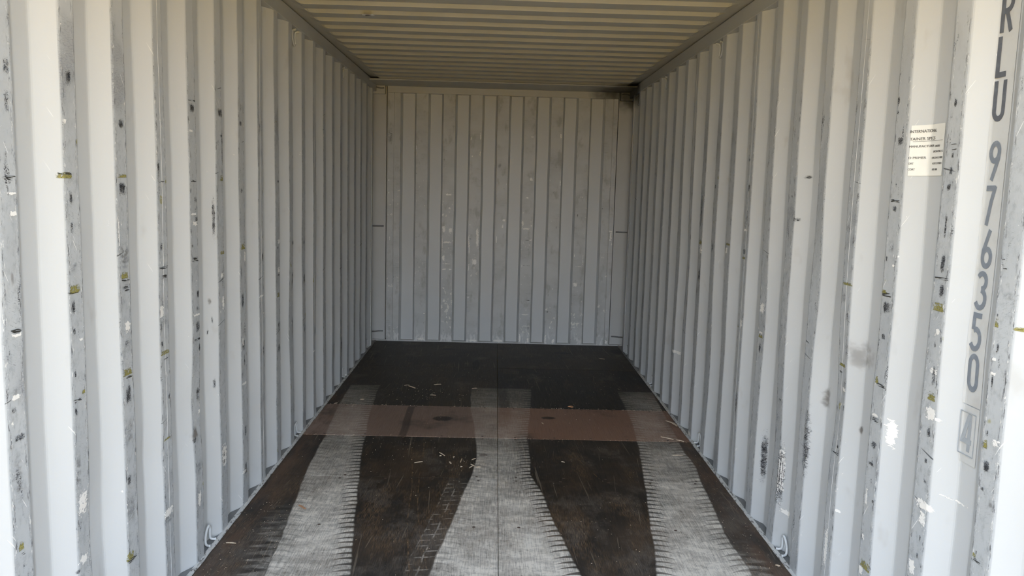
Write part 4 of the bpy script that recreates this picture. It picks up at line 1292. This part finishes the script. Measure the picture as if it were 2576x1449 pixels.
SP = [
    (-0.448, 4.244, -0.406, 4.266, 7, 'pale straight splinter left of the scattered chips, in front of the brown board'),
    (-0.327, 4.426, -0.293, 4.370, 8, 'pale slanting splinter behind the scattered chips, nearest the brown board'),
    (-0.322, 4.365, -0.311, 4.369, 8, 'tiny chip just beside the slanting splinter near the brown board'),
    (-0.202, 4.264, -0.196, 4.330, 6, 'pale splinter pointing to the end wall among the scattered chips'),
    (-0.141, 4.311, -0.121, 4.334, 7, 'short splinter at the edge of the middle tyre print, behind the crossed ones'),
    (-0.151, 4.179, -0.133, 4.216, 6, 'left leg of the crossed splinters beside the middle tyre print'),
    (-0.145, 4.241, -0.123, 4.208, 9, 'thick upper piece of the crossed splinters beside the middle tyre print'),
    (-0.117, 4.195, -0.087, 4.197, 6, 'thin level splinter right of the crossed ones, on the middle tyre print'),
    (-0.261, 4.274, -0.251, 4.240, 10, 'stubby broken chip between the scattered splinters'),
    (-0.198, 4.192, -0.190, 4.201, 8, 'tiny chip in front of the upright splinter, left of the crossed ones'),
    (-0.245, 4.347, -0.238, 4.356, 8, 'tiny chip right of the slanting splinter'),
    (-0.692, 5.944, -0.656, 5.960, 8, 'thin splinter touching the left end of the bright flat one, deep in the container'),
    (-0.658, 5.935, -0.602, 5.868, 17, 'broad flat pale splinter beyond the brown board, left of centre'),
    (-0.474, 5.985, -0.425, 6.009, 15, 'wide pale splinter deepest of those between left and middle tyre prints'),
    (-0.478, 5.683, -0.438, 5.675, 13, 'pale splinter just beyond the brown board, between left and middle tyre prints'),
    (-0.187, 5.898, -0.150, 5.908, 10, 'splinter at the far end of the middle tyre print'),
    (-0.949, 5.523, -0.923, 5.525, 7, 'small splinter on the far end of the left tyre print'),
    (-1.105, 5.396, -1.085, 5.418, 7, 'small splinter on the seam behind the brown board, beside the left wall'),
    (-0.973, 5.336, -0.969, 5.370, 6, 'small splinter on the brown board at the left tyre print'),
    (1.100, 5.153, 1.145, 5.032, 20, 'long curved yellowish splinter on the brown board beside the right wall'),
    (0.996, 4.804, 1.062, 4.754, 16, 'long pale splinter on the near seam of the brown board, right tyre print'),
    (1.077, 4.747, 1.118, 4.719, 13, 'splinter on the near seam of the brown board, touching the right edge'),
    (0.990, 4.456, 1.052, 4.459, 8, 'straight pale splinter on the right tyre print in front of the brown board'),
    (0.348, 4.310, 0.366, 4.299, 7, 'small splinter on the black board between middle and right tyre prints'),
    (0.899, 7.062, 0.947, 7.050, 9, 'lone splinter deepest in the container, on the right'),
    (-1.120, 3.225, -1.078, 3.221, 7, 'bright pointed splinter near the door beside the left wall ring'),
    (1.119, 3.109, 1.135, 3.099, 8, 'small pinkish splinter near the door beside the right wall ring'),
    (0.282, 5.048, 0.290, 5.020, 8, 'tiny splinter on the reddish brown board'),
]
for k, (a, b, c, d, w, lb) in enumerate(SP):
    splinter(a, b, c, d, w / 1000, 0.0032, M_splint, lb, bent=0.012 if 'curved' in lb else 0.0)
splinter(-0.920, 3.636, -0.879, 3.591, 0.012, 0.004, M_splint2, 'reddish bark coloured splinter on the left tyre print')
splinter(0.488, 5.452, 0.515, 5.430, 0.028, 0.006, M_splint2, 'orange wood chip on the far seam of the brown board', bent=0.004)

# ---- crumbs: nobody could count them
V, F = [], []
def crumb(x, y, s):
    a = random.uniform(0, PI)
    b = len(V)
    l, w, h = s * random.uniform(0.8, 2.0), s * random.uniform(0.5, 0.9), s * random.uniform(0.3, 0.6)
    for (u, v, z) in ((-1, -1, 0), (1, -1, 0), (1.1, 1, 0), (-1, 0.8, 0), (-0.7, -0.5, 1), (0.8, -0.6, 1), (0.6, 0.7, 1), (-0.6, 0.5, 1)):
        V.append((x + (u * l * math.cos(a) - v * w * math.sin(a)) / 2, y + (u * l * math.sin(a) + v * w * math.cos(a)) / 2, 0.0005 + z * h))
    F.extend([(b, b + 3, b + 2, b + 1), (b + 4, b + 5, b + 6, b + 7), (b, b + 1, b + 5, b + 4), (b + 1, b + 2, b + 6, b + 5), (b + 2, b + 3, b + 7, b + 6), (b + 3, b, b + 4, b + 7)])
for _ in range(650): crumb(random.uniform(-1.14, 1.14), random.uniform(2.7, 6.6), random.uniform(0.0012, 0.003))
for _ in range(60): crumb(random.gauss(-0.13, 0.05), random.gauss(4.27, 0.05), random.uniform(0.0012, 0.0028))
for _ in range(60): crumb(random.gauss(-0.62, 0.22), random.gauss(4.45, 0.12), random.uniform(0.0015, 0.003))
for _ in range(50): crumb(random.gauss(-0.5, 0.12), random.gauss(5.75, 0.12), random.uniform(0.002, 0.004))
for _ in range(120): crumb(random.uniform(-1.14, 1.14), 5.393 + random.gauss(0, 0.006), random.uniform(0.002, 0.0045))
for _ in range(90): crumb(random.uniform(-1.14, 1.14), 4.712 + random.gauss(0, 0.006), random.uniform(0.0015, 0.004))
for _ in range(120): crumb(-random.uniform(0.9, 1.14), random.uniform(2.9, 3.7), random.uniform(0.001, 0.0028))
for _ in range(90): crumb(random.uniform(1.0, 1.14), random.uniform(2.9, 4.2), random.uniform(0.001, 0.0028))
cr = obj('wood_crumbs', new_mesh('wood_crumbs', V, F, M_splint))
tag(cr, 'tiny pale wood crumbs scattered over the dark floor', 'debris', kind='stuff')
